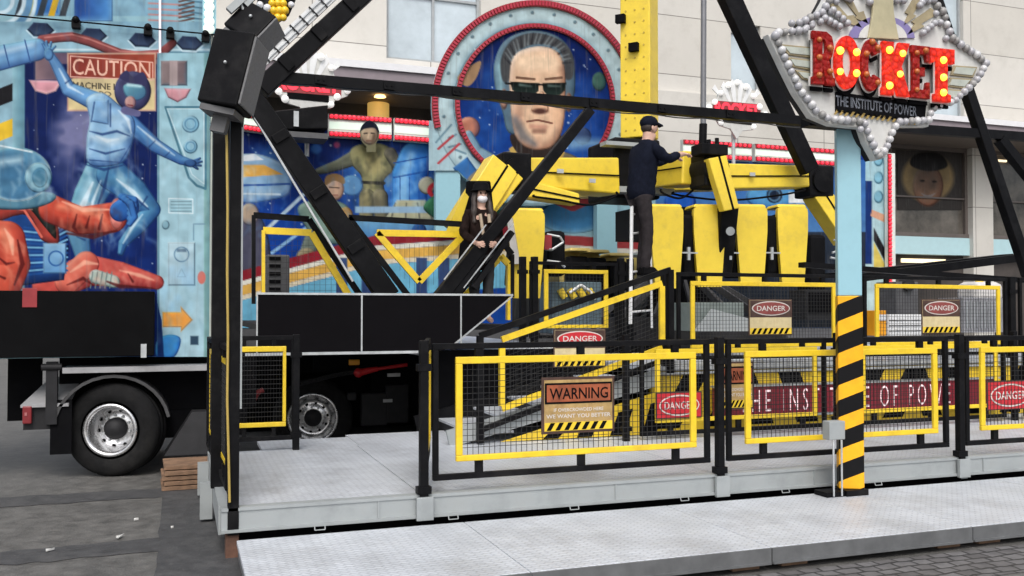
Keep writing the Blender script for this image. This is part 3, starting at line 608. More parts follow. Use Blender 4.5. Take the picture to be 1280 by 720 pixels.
# ================================================================== SIGN PLATES
gold = mat('sign_gold', (.42, .28, .11), .4, var=.35, scale=5, grime=.8, grime_col=(.2, .09, .03), gscale=6)
cream = mat('sign_cream', (.62, .52, .30), .4, var=.15, scale=5, grime=.5, grime_col=(.35, .22, .08), gscale=7)
rust = mat('sign_rust', (.30, .075, .03), .45, var=.4, scale=8, grime=.5, grime_col=(.07, .03, .02), gscale=5)
brown = mat('sign_brown', (.06, .03, .022), .5, var=.4, scale=9)
sred = mat('sign_red', (.5, .02, .03), .4, var=.15); sredb = mat('sign_red_dull', (.22, .05, .045), .45, var=.3); swhite = mat('sign_white', (.62, .58, .54), .45, grime=.4, grime_col=(.4, .28, .18))
def oval(x, y, z, a, b_, k=28): return [(x + a * math.cos(2 * math.pi * i / k), y, z + b_ * math.sin(2 * math.pi * i / k)) for i in range(k)]
def stripes(t, x0, x1, z0, z1, y, k=7, lean=.6):
    mb = MB(); p = (x1 - x0) / (k + .3); h = (z1 - z0) * lean
    for i in range(k): a = x0 + p * (i + .1); mb.prism([(a, y, z0), (a + p * .5, y, z0), (a + p * .5 + h, y, z1), (a + h, y, z1)], (0, .001, 0))
    mb.build('hazard_stripe', blackm, t)
def sign(px0, py0, px1, py1, Y, kind, label, sub=('IF OVERCROWDED HERE', 'WE WANT YOU BETTER')):
    x0 = PY(px0, py0, Y).x; x1 = PY(px1, py0, Y).x; pm = (px0 + px1) / 2; z1 = PY(pm, py0, Y).z; z0 = PY(pm, py1, Y).z
    W, H = x1 - x0, z1 - z0; t = root(kind.lower() + '_sign', ((x0 + x1) / 2, Y, z0), label, 'sign', 'warning plates on the fences')
    y = Y
    if kind == 'WARNING':
        MB().box(x0, x1, y, y + .012, z0, z1).build('plate', brown, t, bev=.002)
        MB().box(x0 + .02, x1 - .02, y - .003, y - .0005, z0 + .02, z1 - .02).build('face', gold, t)
        MB().box(x0 + W * .04, x1 - W * .04, y - .006, y - .0035, z0 + H * .53, z1 - H * .10).build('header_border', blackm, t)
        MB().box(x0 + W * .065, x1 - W * .065, y - .009, y - .0065, z0 + H * .565, z1 - H * .135).build('header', rust, t)
        MB().text('WARNING', (x0 + W * .1, y - .0115, z0 + H * .61), UX, UZ, W * .8, H * .2).build('lettering', blackm, t)
        mb = MB().text(sub[0], (x0 + W * .16, y - .005, z0 + H * .39), UX, UZ, W * .68, H * .062).text(sub[1], (x0 + W * .06, y - .005, z0 + H * .275), UX, UZ, W * .88, H * .07)
        mb.build('small_lettering', swhite, t)
        MB().box(x0 + .022, x1 - .022, y - .0055, y - .0035, z0 + .022, z0 + H * .2).build('stripe_band', chevy, t); stripes(t, x0 + .03, x1 - .05, z0 + .026, z0 + H * .195, y - .007)
    else:
        rd = kind == 'DANGER_RED'
        MB().box(x0, x1, y, y + .012, z0, z1).build('plate', brown, t, bev=.002)
        MB().box(x0 + .012, x1 - .012, y - .003, y - .0005, z0 + .012, z1 - .012).build('face', cream if not rd else sred, t)
        zo, ho = (z0 + H * .745, H * .2) if not rd else ((z0 + z1) / 2, H * .4)
        if not rd: MB().box(x0 + .014, x1 - .014, y - .006, y - .0035, z0 + H * .5, z1 - .014).build('header', brown, t)
        xm = (x0 + x1) / 2
        MB().prism(oval(xm, y - .0085, zo, W * .44, ho), (0, .002, 0)).build('oval_border', swhite, t)
        MB().prism(oval(xm, y - .011, zo, W * .415, ho * .86), (0, .002, 0)).build('oval', sred if rd or Y < 9 else sredb, t)
        MB().text('DANGER', (xm - W * .33, y - .013, zo - ho * .36), UX, UZ, W * .66, ho * .72).build('lettering', swhite, t)
        if not rd:
            MB().box(x0 + .014, x1 - .014, y - .0055, y - .0035, z0 + .014, z0 + H * .2).build('stripe_band', chevy, t); stripes(t, x0 + .02, x1 - .03, z0 + .016, z0 + H * .195, y - .007)
    return t
sign(677, 471, 768, 541, YF - .035, 'WARNING', 'gold and brown WARNING plate on the front fence')
sign(692, 411, 757, 459, 8.66, 'DANGER', 'cream DANGER plate with red oval on the sloping stair rail')
sign(936, 374, 990, 419, Y3 - .05, 'DANGER', 'cream DANGER plate on the upper fence left of the sign post')
sign(1152, 374, 1200, 417, Y3 - .05, 'DANGER', 'cream DANGER plate on the upper fence right of the sign post')
sign(820, 490, 877, 523, Y2 - .05, 'DANGER_RED', 'wide red DANGER plate behind the end of the first front panel')
sign(1234, 476, 1290, 512, Y2 - .05, 'DANGER_RED', 'wide red DANGER plate behind the front panel at the right edge')
sign(898, 452, 942, 512, Y2 - .045, 'WARNING', 'faded WARNING plate on the second row fence left of the letter board')

# ================================================================== SIGN POST WITH THE BIG SIGN
YS = 6.22
sp = root('sign_post', (PY(1063, 600, YS).x, YS, .15), 'pale blue sign post with black and orange striped lower half on the step', 'sign post')
px_ = ORG[sp].x; hw = .095; zt = PY(1066, 150, YS).z; zst = PY(1066, 370, YS).z
MB().box(px_ - hw, px_ + hw, YS - .06, YS + .06, zst + .001, zt).build('upper_tube', cyan, sp, bev=.008).rotation_euler.z = R(-30)
lo = mat('hazard_orange_stripes', (.88, .43, .02), .42, grime=.4, grime_col=(.4, .2, .04), gscale=5)
n, L, b = nodesof(lo); tc = n.new('ShaderNodeTexCoord'); sepx = n.new('ShaderNodeSeparateXYZ'); L.new(tc.outputs['Object'], sepx.inputs[0])
ma = n.new('ShaderNodeMath'); ma.operation = 'MULTIPLY_ADD'; L.new(sepx.outputs[0], ma.inputs[0]); ma.inputs[1].default_value = -.42; L.new(sepx.outputs[2], ma.inputs[2])
mb_ = n.new('ShaderNodeMath'); mb_.operation = 'MULTIPLY_ADD'; L.new(sepx.outputs[1], mb_.inputs[0]); mb_.inputs[1].default_value = .42; L.new(ma.outputs[0], mb_.inputs[2])
md = n.new('ShaderNodeMath'); md.operation = 'MULTIPLY'; L.new(mb_.outputs[0], md.inputs[0]); md.inputs[1].default_value = 1 / .262
fr = n.new('ShaderNodeMath'); fr.operation = 'FRACT'; L.new(md.outputs[0], fr.inputs[0]); gt = n.new('ShaderNodeMath'); gt.operation = 'GREATER_THAN'; gt.inputs[1].default_value = .47; L.new(fr.outputs[0], gt.inputs[0])
mx = n.new('ShaderNodeMixRGB'); src = b.inputs['Base Color'].links[0].from_socket; L.new(gt.outputs[0], mx.inputs[0]); L.new(src, mx.inputs[1]); b.inputs['Specular IOR Level'].default_value = .15; mx.inputs[2].default_value = (.006, .006, .007, 1); L.new(mx.outputs[0], b.inputs['Base Color'])
MB().box(px_ - hw - .004, px_ + hw + .004, YS - .064, YS + .064, .2, zst).build('striped_sleeve', lo, sp, bev=.008).rotation_euler.z = R(-30)
MB().box(px_ - .12, px_ + .1, YS - .1, YS + .1, .151, .199).box(px_ - .3, px_ - .121, YS - .08, YS + .08, .151, .19).build('foot', black, sp, bev=.004)
zb1 = PY(1040, 530, YS).z; MB().box(px_ - .26, px_ - .105, YS - .07, YS + .02, zb1 - .12, zb1 + .03).build('junction_box', galv, sp, bev=.006)
MB().path([(px_ - .24, YS - .09, .16), (px_ - .24, YS - .09, zb1 - .12)], .008).path([(px_ - .16, YS - .09, .16), (px_ - .16, YS - .09, zb1 - .12)], .008).build('conduit', steelp, sp)
zz_ = PY(1030, 155, YS).z; MB().box(px_ - .42, px_ + .3, YS - .06, YS + .06, zz_ - .035, zz_ + .035).box(px_ - .42, px_ - .37, YS - .05, YS + .05, zz_ + .036, zz_ + .3).build('bracket', black, sp)
YG = 6.05
sg = root('rocket_sign', PY(1090, 195, YG), 'large winged bulb sign reading ROCKET on top of the blue post', 'sign')
O_ = V(0, YG, 0)
def s2(*pp): return [XZ(x, y, YG) for x, y in pp]
wing = mat('sign_back_white', (.58, .58, .56), .5, var=.12, grime=.4, grime_col=(.3, .28, .25), gscale=5)
edge = s2((958, 46), (998, 46), (1002, 26), (1020, 18), (1028, 4), (1040, -20), (1056, -40), (1078, -52), (1100, -56), (1122, -48), (1140, -34), (1156, -18), (1166, 4), (1178, 16), (1180, 36), (1192, 52), (1220, 66), (1228, 84), (1216, 100), (1198, 120), (1186, 130), (1160, 136), (1156, 158), (1120, 158), (1112, 168), (1104, 196), (1092, 200), (1080, 178), (1074, 160), (1036, 156), (1012, 146), (992, 116), (978, 88))
put2d(MB(), [edge], O_, UX, UZ, .03, bevel=.008).build('backboard', wing, sg)
put2d(MB(), [edge], O_ + V(0, .07, 0), UX, UZ, .03).build('back_box', dgrey, sg)
EO = V(0, YG - .045, 0)
gl = mat('wing_glass', (.42, .45, .40), .3, var=.15, scale=7); bronze = mat('dull_bronze', (.30, .25, .15), .45, var=.3)
for i, q in enumerate(([(972, 58), (1013, 62), (1013, 74), (980, 70)], [(980, 74), (1013, 78), (1013, 90), (986, 85)], [(990, 90), (1013, 93), (1013, 104), (998, 100)], [(1187, 84), (1215, 86), (1210, 98), (1183, 95)], [(1182, 99), (1208, 101), (1200, 112), (1178, 109)], [(1177, 113), (1198, 115), (1188, 126), (1174, 123)])):
    put2d(MB(), [s2(*q)], EO, UX, UZ, .005, bevel=.004).build('wing_feather', bronze, sg)
    c = np.mean(q, 0); put2d(MB(), [s2(*[(c[0] + (a - c[0]) * .86, c[1] + (d - c[1]) * .72) for a, d in q])], EO + V(0, -.012, 0), UX, UZ, .003).build('feather_glass', gl, sg)
# rocket nose, halo and lightning flashes above the letters
ln = [XZ(1097 + 41 * math.cos(t), 51 - 29 * math.sin(t), YG) for t in np.linspace(.05, math.pi - .05, 20)]
put2d(MB(), [ln], EO, UX, UZ, .006).build('halo', mat('lilac_paint', (.20, .17, .36), .4, var=.1), sg)
put2d(MB(), [[XZ(1097 + 30 * math.cos(t), 51 - 22 * math.sin(t), YG) for t in np.linspace(.05, math.pi - .05, 20)]], EO + V(0, -.014, 0), UX, UZ, .004).build('halo_centre', wing, sg)
put2d(MB(), [s2((1086, -40), (1104, -42), (1108, 20), (1114, 52), (1078, 50), (1083, 20))], EO + V(0, -.026, 0), UX, UZ, .006, bevel=.006).build('rocket_body', mat('khaki_gold', (.42, .38, .24), .4, var=.15), sg)
for q in ([(1050, 2), (1058, -2), (1068, 18), (1074, 16), (1080, 32), (1062, 24), (1066, 22)], [(1030, 8), (1040, 6), (1054, 22), (1062, 21), (1072, 37), (1052, 30), (1056, 28)], [(1140, -6), (1148, -2), (1136, 20), (1140, 22), (1124, 34), (1130, 20), (1126, 18)], [(1158, 12), (1166, 20), (1146, 32), (1150, 35), (1128, 46), (1138, 32), (1134, 29)]):
    put2d(MB(), [s2(*q)], EO, UX, UZ, .006).build('lightning_flash', bronze, sg)
# letters (photo pixels, baseline slopes with the plane)
LET = {'R': [[(0, 0), (.62, 0), (.86, .08), (.95, .28), (.86, .46), (.72, .53), (.90, .86), (1, .88), (1, 1), (.64, 1), (.45, .58), (.42, .58), (.42, .87), (.5, .88), (.5, 1), (0, 1), (0, .88), (.1, .87), (.1, .13), (0, .12)], [(.42, .14), (.55, .14), (.62, .2), (.62, .36), (.55, .43), (.42, .43)]],
       'O': [[(.5 + .5 * math.cos(t), .5 + .5 * math.sin(t)) for t in np.linspace(0, 2 * math.pi, 28)[:-1]], [(.5 + .22 * math.cos(t), .5 + .3 * math.sin(t)) for t in np.linspace(0, 2 * math.pi, 20)[:-1]]],
       'C': [[(.5 + .5 * math.cos(t), .5 + .5 * math.sin(t)) for t in np.linspace(.55, 2 * math.pi - .55, 26)] + [(.5 + .2 * math.cos(t), .5 + .26 * math.sin(t)) for t in np.linspace(2 * math.pi - .85, .85, 20)]],
       'K': [[(0, 0), (.4, 0), (.4, .38), (.62, 0), (1, 0), (.7, .45), (1, 1), (.6, 1), (.4, .62), (.4, 1), (0, 1), (0, .88), (.06, .87), (.06, .13), (0, .12)]],
       'E': [[(0, 0), (1, 0), (1, .28), (.86, .28), (.8, .15), (.42, .15), (.42, .42), (.72, .42), (.72, .57), (.42, .57), (.42, .85), (.8, .85), (.86, .7), (1, .7), (1, 1), (0, 1), (0, .88), (.08, .87), (.08, .13), (0, .12)]],
       'T': [[(0, 0), (1, 0), (1, .26), (.88, .26), (.82, .16), (.7, .16), (.7, .86), (.84, .88), (.84, 1), (.16, 1), (.16, .88), (.3, .86), (.3, .16), (.18, .16), (.12, .26), (0, .26)]]}
def lamp_red(name, col, st):
    m = emit(name, col, st, (.22, .008, .008)); n, L, b = nodesof(m); b.inputs['Specular IOR Level'].default_value = .15; tc = n.new('ShaderNodeTexCoord'); vo = n.new('ShaderNodeTexVoronoi'); vo.inputs['Scale'].default_value = 24
    L.new(tc.outputs['Object'], vo.inputs['Vector']); cr = n.new('ShaderNodeMapRange'); cr.inputs[1].default_value = 0; cr.inputs[2].default_value = .6; cr.inputs[3].default_value = st * 1.5; cr.inputs[4].default_value = st * .45
    L.new(vo.outputs['Distance'], cr.inputs[0]); L.new(cr.outputs[0], b.inputs['Emission Strength'])
    bp = n.new('ShaderNodeBump'); bp.invert = True; bp.inputs['Distance'].default_value = .02; L.new(vo.outputs['Distance'], bp.inputs['Height']); L.new(bp.outputs[0], b.inputs['Normal']); return m
rl = lamp_red('letter_lit', (1, .035, .012), .75); rd_ = lamp_red('letter_dim', (.6, .03, .015), .12)  # the darker letters also carry a faint red glow as emission
yb = emit('amber_bulb_lit', (1, .5, .03), 2.2, (.8, .5, .1)); ob_ = mat('amber_bulb_unlit', (.45, .12, .03), .25)
glob = mat('frosted_globe', (.40, .40, .425), .2, var=.12, spec=.6)
LP = [('R', 1013, 1040, 40, 105, 0), ('O', 1041, 1071, 45, 110, 1), ('C', 1074, 1098, 49, 113, 0), ('K', 1100, 1133, 53, 118, 1), ('E', 1136, 1158, 58, 122, 0), ('T', 1160, 1189, 61, 126, 1)]
YL = YG - .1
BULBM = MB().ball((0, 0, 0), .03, 10, 6).build('bulb', yb, org=(0, 0, 0)); BO = MB().ball((0, 0, 0), .024, 10, 6).build('bulb', ob_, org=(0, 0, 0)); GL = MB().ball((0, 0, 0), .032, 12, 8).build('globe_bulb', glob, org=(0, 0, 0))
GLb = MB().ball((0, 0, 0), .032, 12, 8).build('globe_bulb', mat('frosted_globe_clean', (.54, .54, .55), .12, var=.12, spec=.8), org=(0, 0, 0)); GLd = MB().ball((0, 0, 0), .031, 12, 8).build('globe_bulb', mat('frosted_globe_dusty', (.3, .295, .29), .4, var=.3, scale=20), org=(0, 0, 0))
GLs = MB().ball((0, 0, 0), .034, 10, 7).build('globe_bulb', glob, org=(0, 0, 0))
def addp(proto, parent, p):
    c = proto.copy(); COL.objects.link(c); c.parent = parent; c.scale = [random.uniform(.9, 1.1)] * 3; c.location = Vector(p) - ORG[parent]; ORG[c] = Vector(p); return c
for ch, a, c, t_, b2, lit in LP:
    wd = c - a; ht = b2 - t_; sl = .055
    def q(u, v, dx=0, dy=0): return XZ(a + u * wd + dx, t_ + v * ht + u * wd * .1 + dy, YL)
    lo2 = put2d(MB(), [[q(u, v) for u, v in lp] for lp in LET[ch]], (0, YL - .02, 0), UX, UZ, .012, bevel=.004).build('letter', rl if lit else rd_, sg, label=('lit bright red letter ' if lit else 'dimly glowing dark red letter ') + ch)
    put2d(MB(), [[q(u, v) for u, v in LET[ch][0]]], (0, YL + .006, 0), UX, UZ, .004, off=.014).build('letter_outline', wing, sg)
    put2d(MB(), [[q(u, v, 3, 7) for u, v in lp] for lp in LET[ch]], (0, YL + .028, 0), UX, UZ, .012).build('letter_shadow', blackm, sg)
    spots = {'R': [(.26, .16), (.26, .84), (.75, .3), (.75, .75), (.26, .5)], 'O': [(.16, .3), (.16, .7), (.84, .3), (.84, .7)], 'C': [(.2, .3), (.2, .7), (.78, .16), (.78, .84), (.5, .06)], 'K': [(.22, .16), (.22, .84), (.72, .2), (.62, .6)], 'E': [(.25, .14), (.25, .5), (.25, .86), (.75, .08)], 'T': [(.5, .22), (.5, .55), (.5, .84)]}[ch]
    for u, v in spots:
        x, z = q(u, v); addp(BULBM if lit else BO, lo2, (x, YL - .04, z))
put2d(MB(), [s2((1040, 117), (1151, 133), (1149, 155), (1040, 141))], EO, UX, UZ, .012, bevel=.003).build('name_strip', blackm, sg)
pa, pb_ = PY(1045, 132, YG - .06), PY(1146, 146, YG - .06); uu = (pb_ - pa); MB().text('THE INSTITUTE OF POWER', pa, uu, UZ, uu.length, .085).build('lettering', mat('strip_lettering', (.2, .22, .26), .5), sg)
mb = MB()
for k in range(16):
    x = 1042 + k * 6.6; y = 143 + k * .85; mb.add([PY(x, y, YG - .06), PY(x + 3, y + .4, YG - .06), PY(x + 7, y - 5.5, YG - .06), PY(x + 4, y - 6, YG - .06)], [(0, 1, 2, 3)])
mb.build('hazard_stripe', mat('dull_gold', (.32, .22, .06), .5), sg)
# globe bulbs round the edge
run = [s2(*r_) for r_ in ([(1000, 40), (962, 44), (980, 84), (994, 114), (1014, 140), (1030, 150), (1074, 154), (1082, 176), (1092, 196)], [(1092, 196), (1102, 186), (1110, 164), (1116, 154), (1154, 152), (1158, 138), (1186, 128), (1214, 102), (1226, 82), (1216, 72), (1194, 58), (1182, 48)], [(1002, 38), (1000, 28), (1022, 18), (1030, 4), (1040, -16), (1058, -36), (1078, -48), (1100, -52), (1122, -44), (1140, -30), (1154, -14), (1162, 6), (1174, 20), (1178, 38), (1186, 54)])]
cnt = 0; inner = MB()
for rr in run:
    acc = 0
    for (ax, az), (bx, bz) in zip(rr[:-1], rr[1:]):
        l = math.hypot(bx - ax, bz - az)
        while acc < l:
            f = acc / l
            if cnt >= 98: inner.ball((ax + (bx - ax) * f, YG - .06, az + (bz - az) * f), .031, 10, 7); acc += .062; cnt += 1; continue
            addp(random.choice((GL, GL, GLb, GLd)), sg, (ax + (bx - ax) * f + random.uniform(-.004, .004), YG - .06, az + (bz - az) * f)); acc += .062; cnt += 1
        acc -= l
for rr in run:
    c_ = np.mean(rr, 0)
    for (ax, az), (bx, bz) in zip(rr[:-1], rr[1:]):
        l = math.hypot(bx - ax, bz - az); dx, dz = (bx - ax) / l, (bz - az) / l; k = max(1, int(l / .068))
        for i in range(k):
            f = (i + .5) / k; x, z = ax + (bx - ax) * f + dz * .062, az + (bz - az) * f - dx * .062
            if (x - XZ(1095, 90, YG)[0]) ** 2 + (z - XZ(1095, 90, YG)[1]) ** 2 < ((ax + bx) / 2 - XZ(1095, 90, YG)[0]) ** 2 + ((az + bz) / 2 - XZ(1095, 90, YG)[1]) ** 2 and rr is not run[1]:
                inner.ball((x, YG - .055, z), .029, 8, 6)
for (a_, b_, c_, d_) in ((1062, -34, 1072, -4), (1046, -2, 1056, 2), (1034, 16, 1052, 32), (1132, -28, 1122, 4), (1150, 0, 1142, 10), (1160, 32, 1146, 44), (1076, -30, 1080, 6), (1116, -34, 1114, 4), (1024, 26, 1042, 36)):
    for k in range(4):
        x, z = XZ(a_ + (c_ - a_) * k / 3, b_ + (d_ - b_) * k / 3, YG); inner.ball((x, YG - .07, z), .03, 8, 6)
inner.build('inner_bulb_row', glob, sg)['kind'] = 'stuff'
for p in (GL, GLb, GLd, GLs, BULBM, BO): bpy.data.objects.remove(p)
# ================================================================== LEFT TRAILER WITH THE PAINTED SIDE
YM = 10.15
def wheel(parent, c, axis, rad, wd=.3, rim=.255, dish=.2):
    c = Vector(c); ax = Vector(axis).normalized()
    w_ = MB().lathe([(rad * .62, 0), (rad * .7, .02), (rad * .9, .015), (rad * .97, -.02), (rad, -.05), (rad, -.1), (rad * .985, -.104), (rad * .985, -.116), (rad, -.12), (rad, -.2), (rad * .985, -.204), (rad * .985, -.216), (rad, -.22), (rad, -wd + .04), (rad * .9, -wd), (rad * .6, -wd)], c, ax, 48).lathe([(.001, -dish - .05), (rad * .7, -dish - .05)], c, ax, 24).build('wheel', tyre, parent)
    MB().lathe([(rim + .03, .0), (rim + .03, .012), (rim + .005, .014), (rim - .01, 0), (rim - .02, -.04), (rim - .035, -dish * .5), (rim - .05, -dish * .8), (.19, -dish), (.17, -dish + .015), (.12, -dish + .03), (.11, -dish + .03)], c, ax, 48).build('rim', alu, w_)
    MB().lathe([(.11, -dish + .02), (.11, -dish + .08), (.09, -dish + .1), (.07, -dish + .14), (.001, -dish + .145)], c, ax, 24).build('hub', dgrey, w_)
    a = ax.orthogonal().normalized(); b_ = ax.cross(a); 
    for k in range(10):
        t = 2 * math.pi * k / 10; d = a * math.cos(t) + b_ * math.sin(t); MB().lathe([(.001, 0), (.02, 0)], c + d * .185 + ax * (-dish + .012), ax + d * .5, 10).build('vent_hole', blackm, w_)
        t += .3; d = a * math.cos(t) + b_ * math.sin(t); MB().tube(c + d * .135 + ax * (-dish + .02), c + d * .135 + ax * (-dish + .055), .014, n=6).build('wheel_nut', steelp, w_)
    return w_
tr = root('show_trailer', PZ(135, 592, 0), 'fairground trailer with painted astronaut side and black lower flap at the left', 'trailer')
xL = PY(-170, 300, YM).x; xR = PY(262, 300, YM).x; zB = PY(230, 445, YM).z; zT = PY(230, -140, YM).z
MB().box(xL, xR, YM + .02, YM + 1.0, zB, zT).build('body', cyan, tr)
MB().box(xR + .002, xR + .02, YM - .01, YM + .05, zB, zT).build('corner_trim', mat('trim_green_grey', (.34, .38, .34), .5), tr)
# ---- the painting
A = Paint(-120, -60, 262, 446, 1.0, (158, 196, 208), 3)
def a_mural(A):
    B1 = (150, 190, 206); dkb = (70, 105, 140)
    A.rect(-120, -60, 262, 20, (160, 196, 210), c2=(140, 180, 200)); 
    for cx in (-90, -50): A.rect(cx - 14, -50, cx + 14, 27, (40, 80, 150), c2=(120, 170, 210), ang=0)
    A.rect(93, -60, 141, 27, (38, 76, 150), dark=(110, 160, 205), rw=9, c2=(90, 150, 205), ang=0); A.rect(44, -60, 76, 20, (60, 120, 185), dark=(150, 190, 220), rw=6)
    for k in range(5): A.poly([(78 + k * 14 - 60, 20), (86 + k * 14 - 60, 20), (96 + k * 14 - 60, -14), (88 + k * 14 - 60, -14)], (215, 175, 50) if k % 2 else (60, 70, 80))
    for r_ in (44, 30, 16): A.ring(0, 0, r_, 5, (205, 225, 235), soft=2)
    A.ring(0, 0, 37, 8, (105, 150, 185), soft=2)
    for k in range(6): A.line([(186, 4 + k * 7), (226, 6 + k * 7)], 2.2, (190, 150, 150)); A.line([(228, k * 7), (252, 3 + k * 7)], 2, (90, 130, 150))
    for k in range(9): A.line([(224, 2 + k * 5), (242, -2 + k * 5)], 2.4, (110, 85, 80))
    A.rect(-120, 27, 262, 64, (142, 180, 198), c2=(160, 195, 210)); A.line([(-120, 66), (262, 66)], 3, (90, 130, 150)); A.line([(-120, 62), (262, 62)], 2, (200, 222, 230))
    for x, y in ((51, 37), (117, 44), (178, 50), (237, 54), (-20, 30), (-86, 24)): A.poly([(x - 17, y), (x - 9, y - 9), (x + 8, y - 8), (x + 17, y + 1), (x + 8, y + 9), (x - 9, y + 8)], (48, 62, 92), c2=(70, 88, 116), dark=(30, 40, 66), rw=4); A.line([(x - 18, y + 1), (x - 9, y + 10), (x + 8, y + 11), (x + 18, y + 2)], 1.6, (205, 225, 235))
    # space
    A.rect(30, 68, 197, 446, (20, 36, 88), c2=(24, 50, 118)); A.cloud(50, 90, 140, 280, (140, 140, 176), .35, .9); A.cloud(120, 250, 210, 360, (34, 80, 156), .35, .6); A.stars(32, 70, 196, 350, 60)
    A.rect(-120, 75, 16, 446, (150, 185, 200)); 
    for k in range(9): A.poly([(-60, 90 + k * 44), (16, 60 + k * 44), (16, 82 + k * 44), (-60, 112 + k * 44)], (232, 196, 66) if k % 2 == 0 else (36, 36, 40))
    for k in range(9): A.poly([(-120, 114 + k * 44), (-60, 90 + k * 44), (-60, 112 + k * 44), (-120, 136 + k * 44)], (232, 196, 66) if k % 2 else (36, 36, 40))
    A.rect(16, 75, 31, 446, (150, 190, 202), c2=(105, 150, 168), ang=0)
    # brown blocks, pink lamps, hose
    A.poly([(50, 66), (200, 66), (200, 80), (60, 80)], (110, 92, 112)); A.rect(44, 72, 72, 100, (150, 125, 130), c2=(110, 95, 110), ang=0)
    A.poly([(36, 100), (78, 101), (70, 114), (58, 118), (44, 114)], (214, 158, 168), smooth=False, dark=(240, 200, 205), rw=5)
    A.limb([(52, 50), (72, 47), (90, 46), (112, 52), (132, 60), (150, 67), (170, 70), (200, 68), (216, 54)], [6, 6, 6, 6, 6, 6, 6, 6, 5], (150, 84, 84), dark=(95, 52, 58), rw=6)
    A.line([(56, 47), (90, 43), (112, 49), (150, 64), (198, 66)], 2, (196, 130, 125))
    A.limb([(-60, 86), (46, 62)], [18, 14], (120, 165, 205), dark=(60, 96, 150), rw=12); A.limb([(-20, 70), (40, 56)], [4, 3], (185, 212, 232), soft=6, al=.8)
    for x in (34, 8, -14): A.line([(x - 3, 50 + (34 - x) * .24), (x + 4, 78 + (34 - x) * .24)], 1.6, (62, 96, 146))
    # caution panel
    A.rect(84, 66, 195, 139, (205, 170, 150)); A.rect(86, 68, 193, 98, (140, 62, 55), c2=(165, 80, 62), ang=0); A.rect(86, 98, 193, 137, (214, 198, 158), c2=(225, 208, 160))
    A.line([(88, 70), (191, 78), (191, 100), (88, 96), (88, 70)], 1.4, (235, 190, 175)); A.text('CAUTION', 91, 73, 188, 93, (244, 200, 180), slope=.05, bold=.004); A.text('MACHINE IN', 91, 102, 152, 110, (70, 66, 60), slope=.05); A.text('PO', 124, 114, 139, 120, (90, 84, 74), slope=.05)
    # right service panel
    A.rect(197, 66, 262, 446, (162, 200, 212), c2=(176, 208, 220)); A.line([(198, 68), (198, 446)], 2.5, (110, 150, 168)); A.rect(255, 66, 262, 446, (140, 182, 180), c2=(120, 160, 165), ang=0)
    A.rect(201, 76, 234, 107, (150, 135, 135), c2=(120, 105, 110), ang=0, dark=(95, 110, 125), rw=5); A.rect(212, 76, 222, 107, (175, 160, 160)); A.poly([(205, 110), (239, 111), (233, 122), (222, 128), (210, 122)], (214, 160, 168), dark=(150, 110, 125), rw=4)
    A.line([(207, 134), (257, 134), (257, 236), (246, 232), (236, 222), (207, 134)], 3, (86, 132, 150)); A.line([(209, 136), (255, 136), (255, 230), (240, 218), (209, 136)], 1.2, (205, 228, 235))
    for y, r_ in ((155, 11), (183, 9)): A.ell(238, y, r_, r_, (150, 195, 215), dark=(80, 130, 160), rw=4); A.ring(238, y, r_ * .6, 1.5, (100, 150, 180))
    for k in range(4): A.line([(214, 252 + k * 4), (239, 252 + k * 4)], 1.2, (120, 150, 160))
    A.line([(211, 248), (241, 249), (241, 267), (211, 266), (211, 248)], 1.2, (225, 240, 245))
    A.rect(210, 303, 244, 357, (186, 212, 222), c2=(170, 200, 215), dark=(120, 155, 175), rw=3); A.ring(227, 318, 9, 1.6, (110, 145, 170)); A.rect(221, 311, 233, 315, (110, 135, 155)); A.line([(222, 346), (227, 336), (232, 346), (222, 346)], 1, (150, 175, 190))
    A.line([(242, 300), (242, 280), (256, 280)], 1.4, (120, 155, 175)); A.ell(252, 347, 5, 8, (215, 130, 120)); A.ell(207, 281, 5, 6, (150, 190, 205), dark=(110, 150, 170), rw=3)
    A.cloud(190, 300, 265, 420, (130, 185, 230), .5, .7)
    A.poly([(203, 390), (226, 390), (226, 383), (241, 400), (226, 415), (226, 409), (203, 409)], (240, 170, 85), dark=(235, 190, 130), rw=4, soft=2); A.rect(238, 420, 248, 431, (60, 85, 105)); A.poly([(196, 446), (197, 425), (212, 418), (226, 424), (218, 446)], (70, 150, 215), smooth=True, dark=(40, 100, 180), rw=6); A.poly([(197, 380), (202, 400), (205, 446), (197, 446)], (30, 60, 120))
    # blue spacewoman
    sl = (150, 190, 222); ds = (62, 98, 150)
    A.limb([(128, 215), (112, 245), (96, 282), (104, 320)], [22, 20, 15, 10], (110, 160, 185), dark=(60, 105, 150), rw=16, al=.95); A.limb([(112, 230), (98, 262)], [6, 4], (185, 220, 232), soft=8, al=.7)
    A.limb([(140, 218), (168, 240), (190, 262), (172, 284), (154, 304), (151, 316)], [20, 17, 11, 10, 6, 4], (86, 140, 178), dark=(34, 74, 130), rw=13); A.limb([(150, 222), (176, 246)], [5, 3], (170, 210, 228), soft=7, al=.7)
    A.limb([(60, 64), (72, 84), (86, 112), (118, 126)], [4.5, 7, 9, 12], (120, 168, 212), dark=ds, rw=9); A.limb([(160, 152), (194, 182), (226, 200), (240, 204)], [11, 9, 6, 4.5], (100, 150, 198), dark=(42, 80, 140), rw=9)
    A.poly([(108, 124), (128, 116), (150, 132), (168, 150), (166, 178), (152, 204), (112, 206), (108, 176), (112, 150)], sl, smooth=True, dark=ds, rw=14); A.poly([(118, 124), (136, 124), (136, 156), (114, 152)], (138, 180, 218), dark=(86, 126, 176), rw=5, al=.9); A.limb([(116, 172), (140, 178), (160, 168)], [3, 5, 3], (200, 224, 240), soft=6, al=.8)
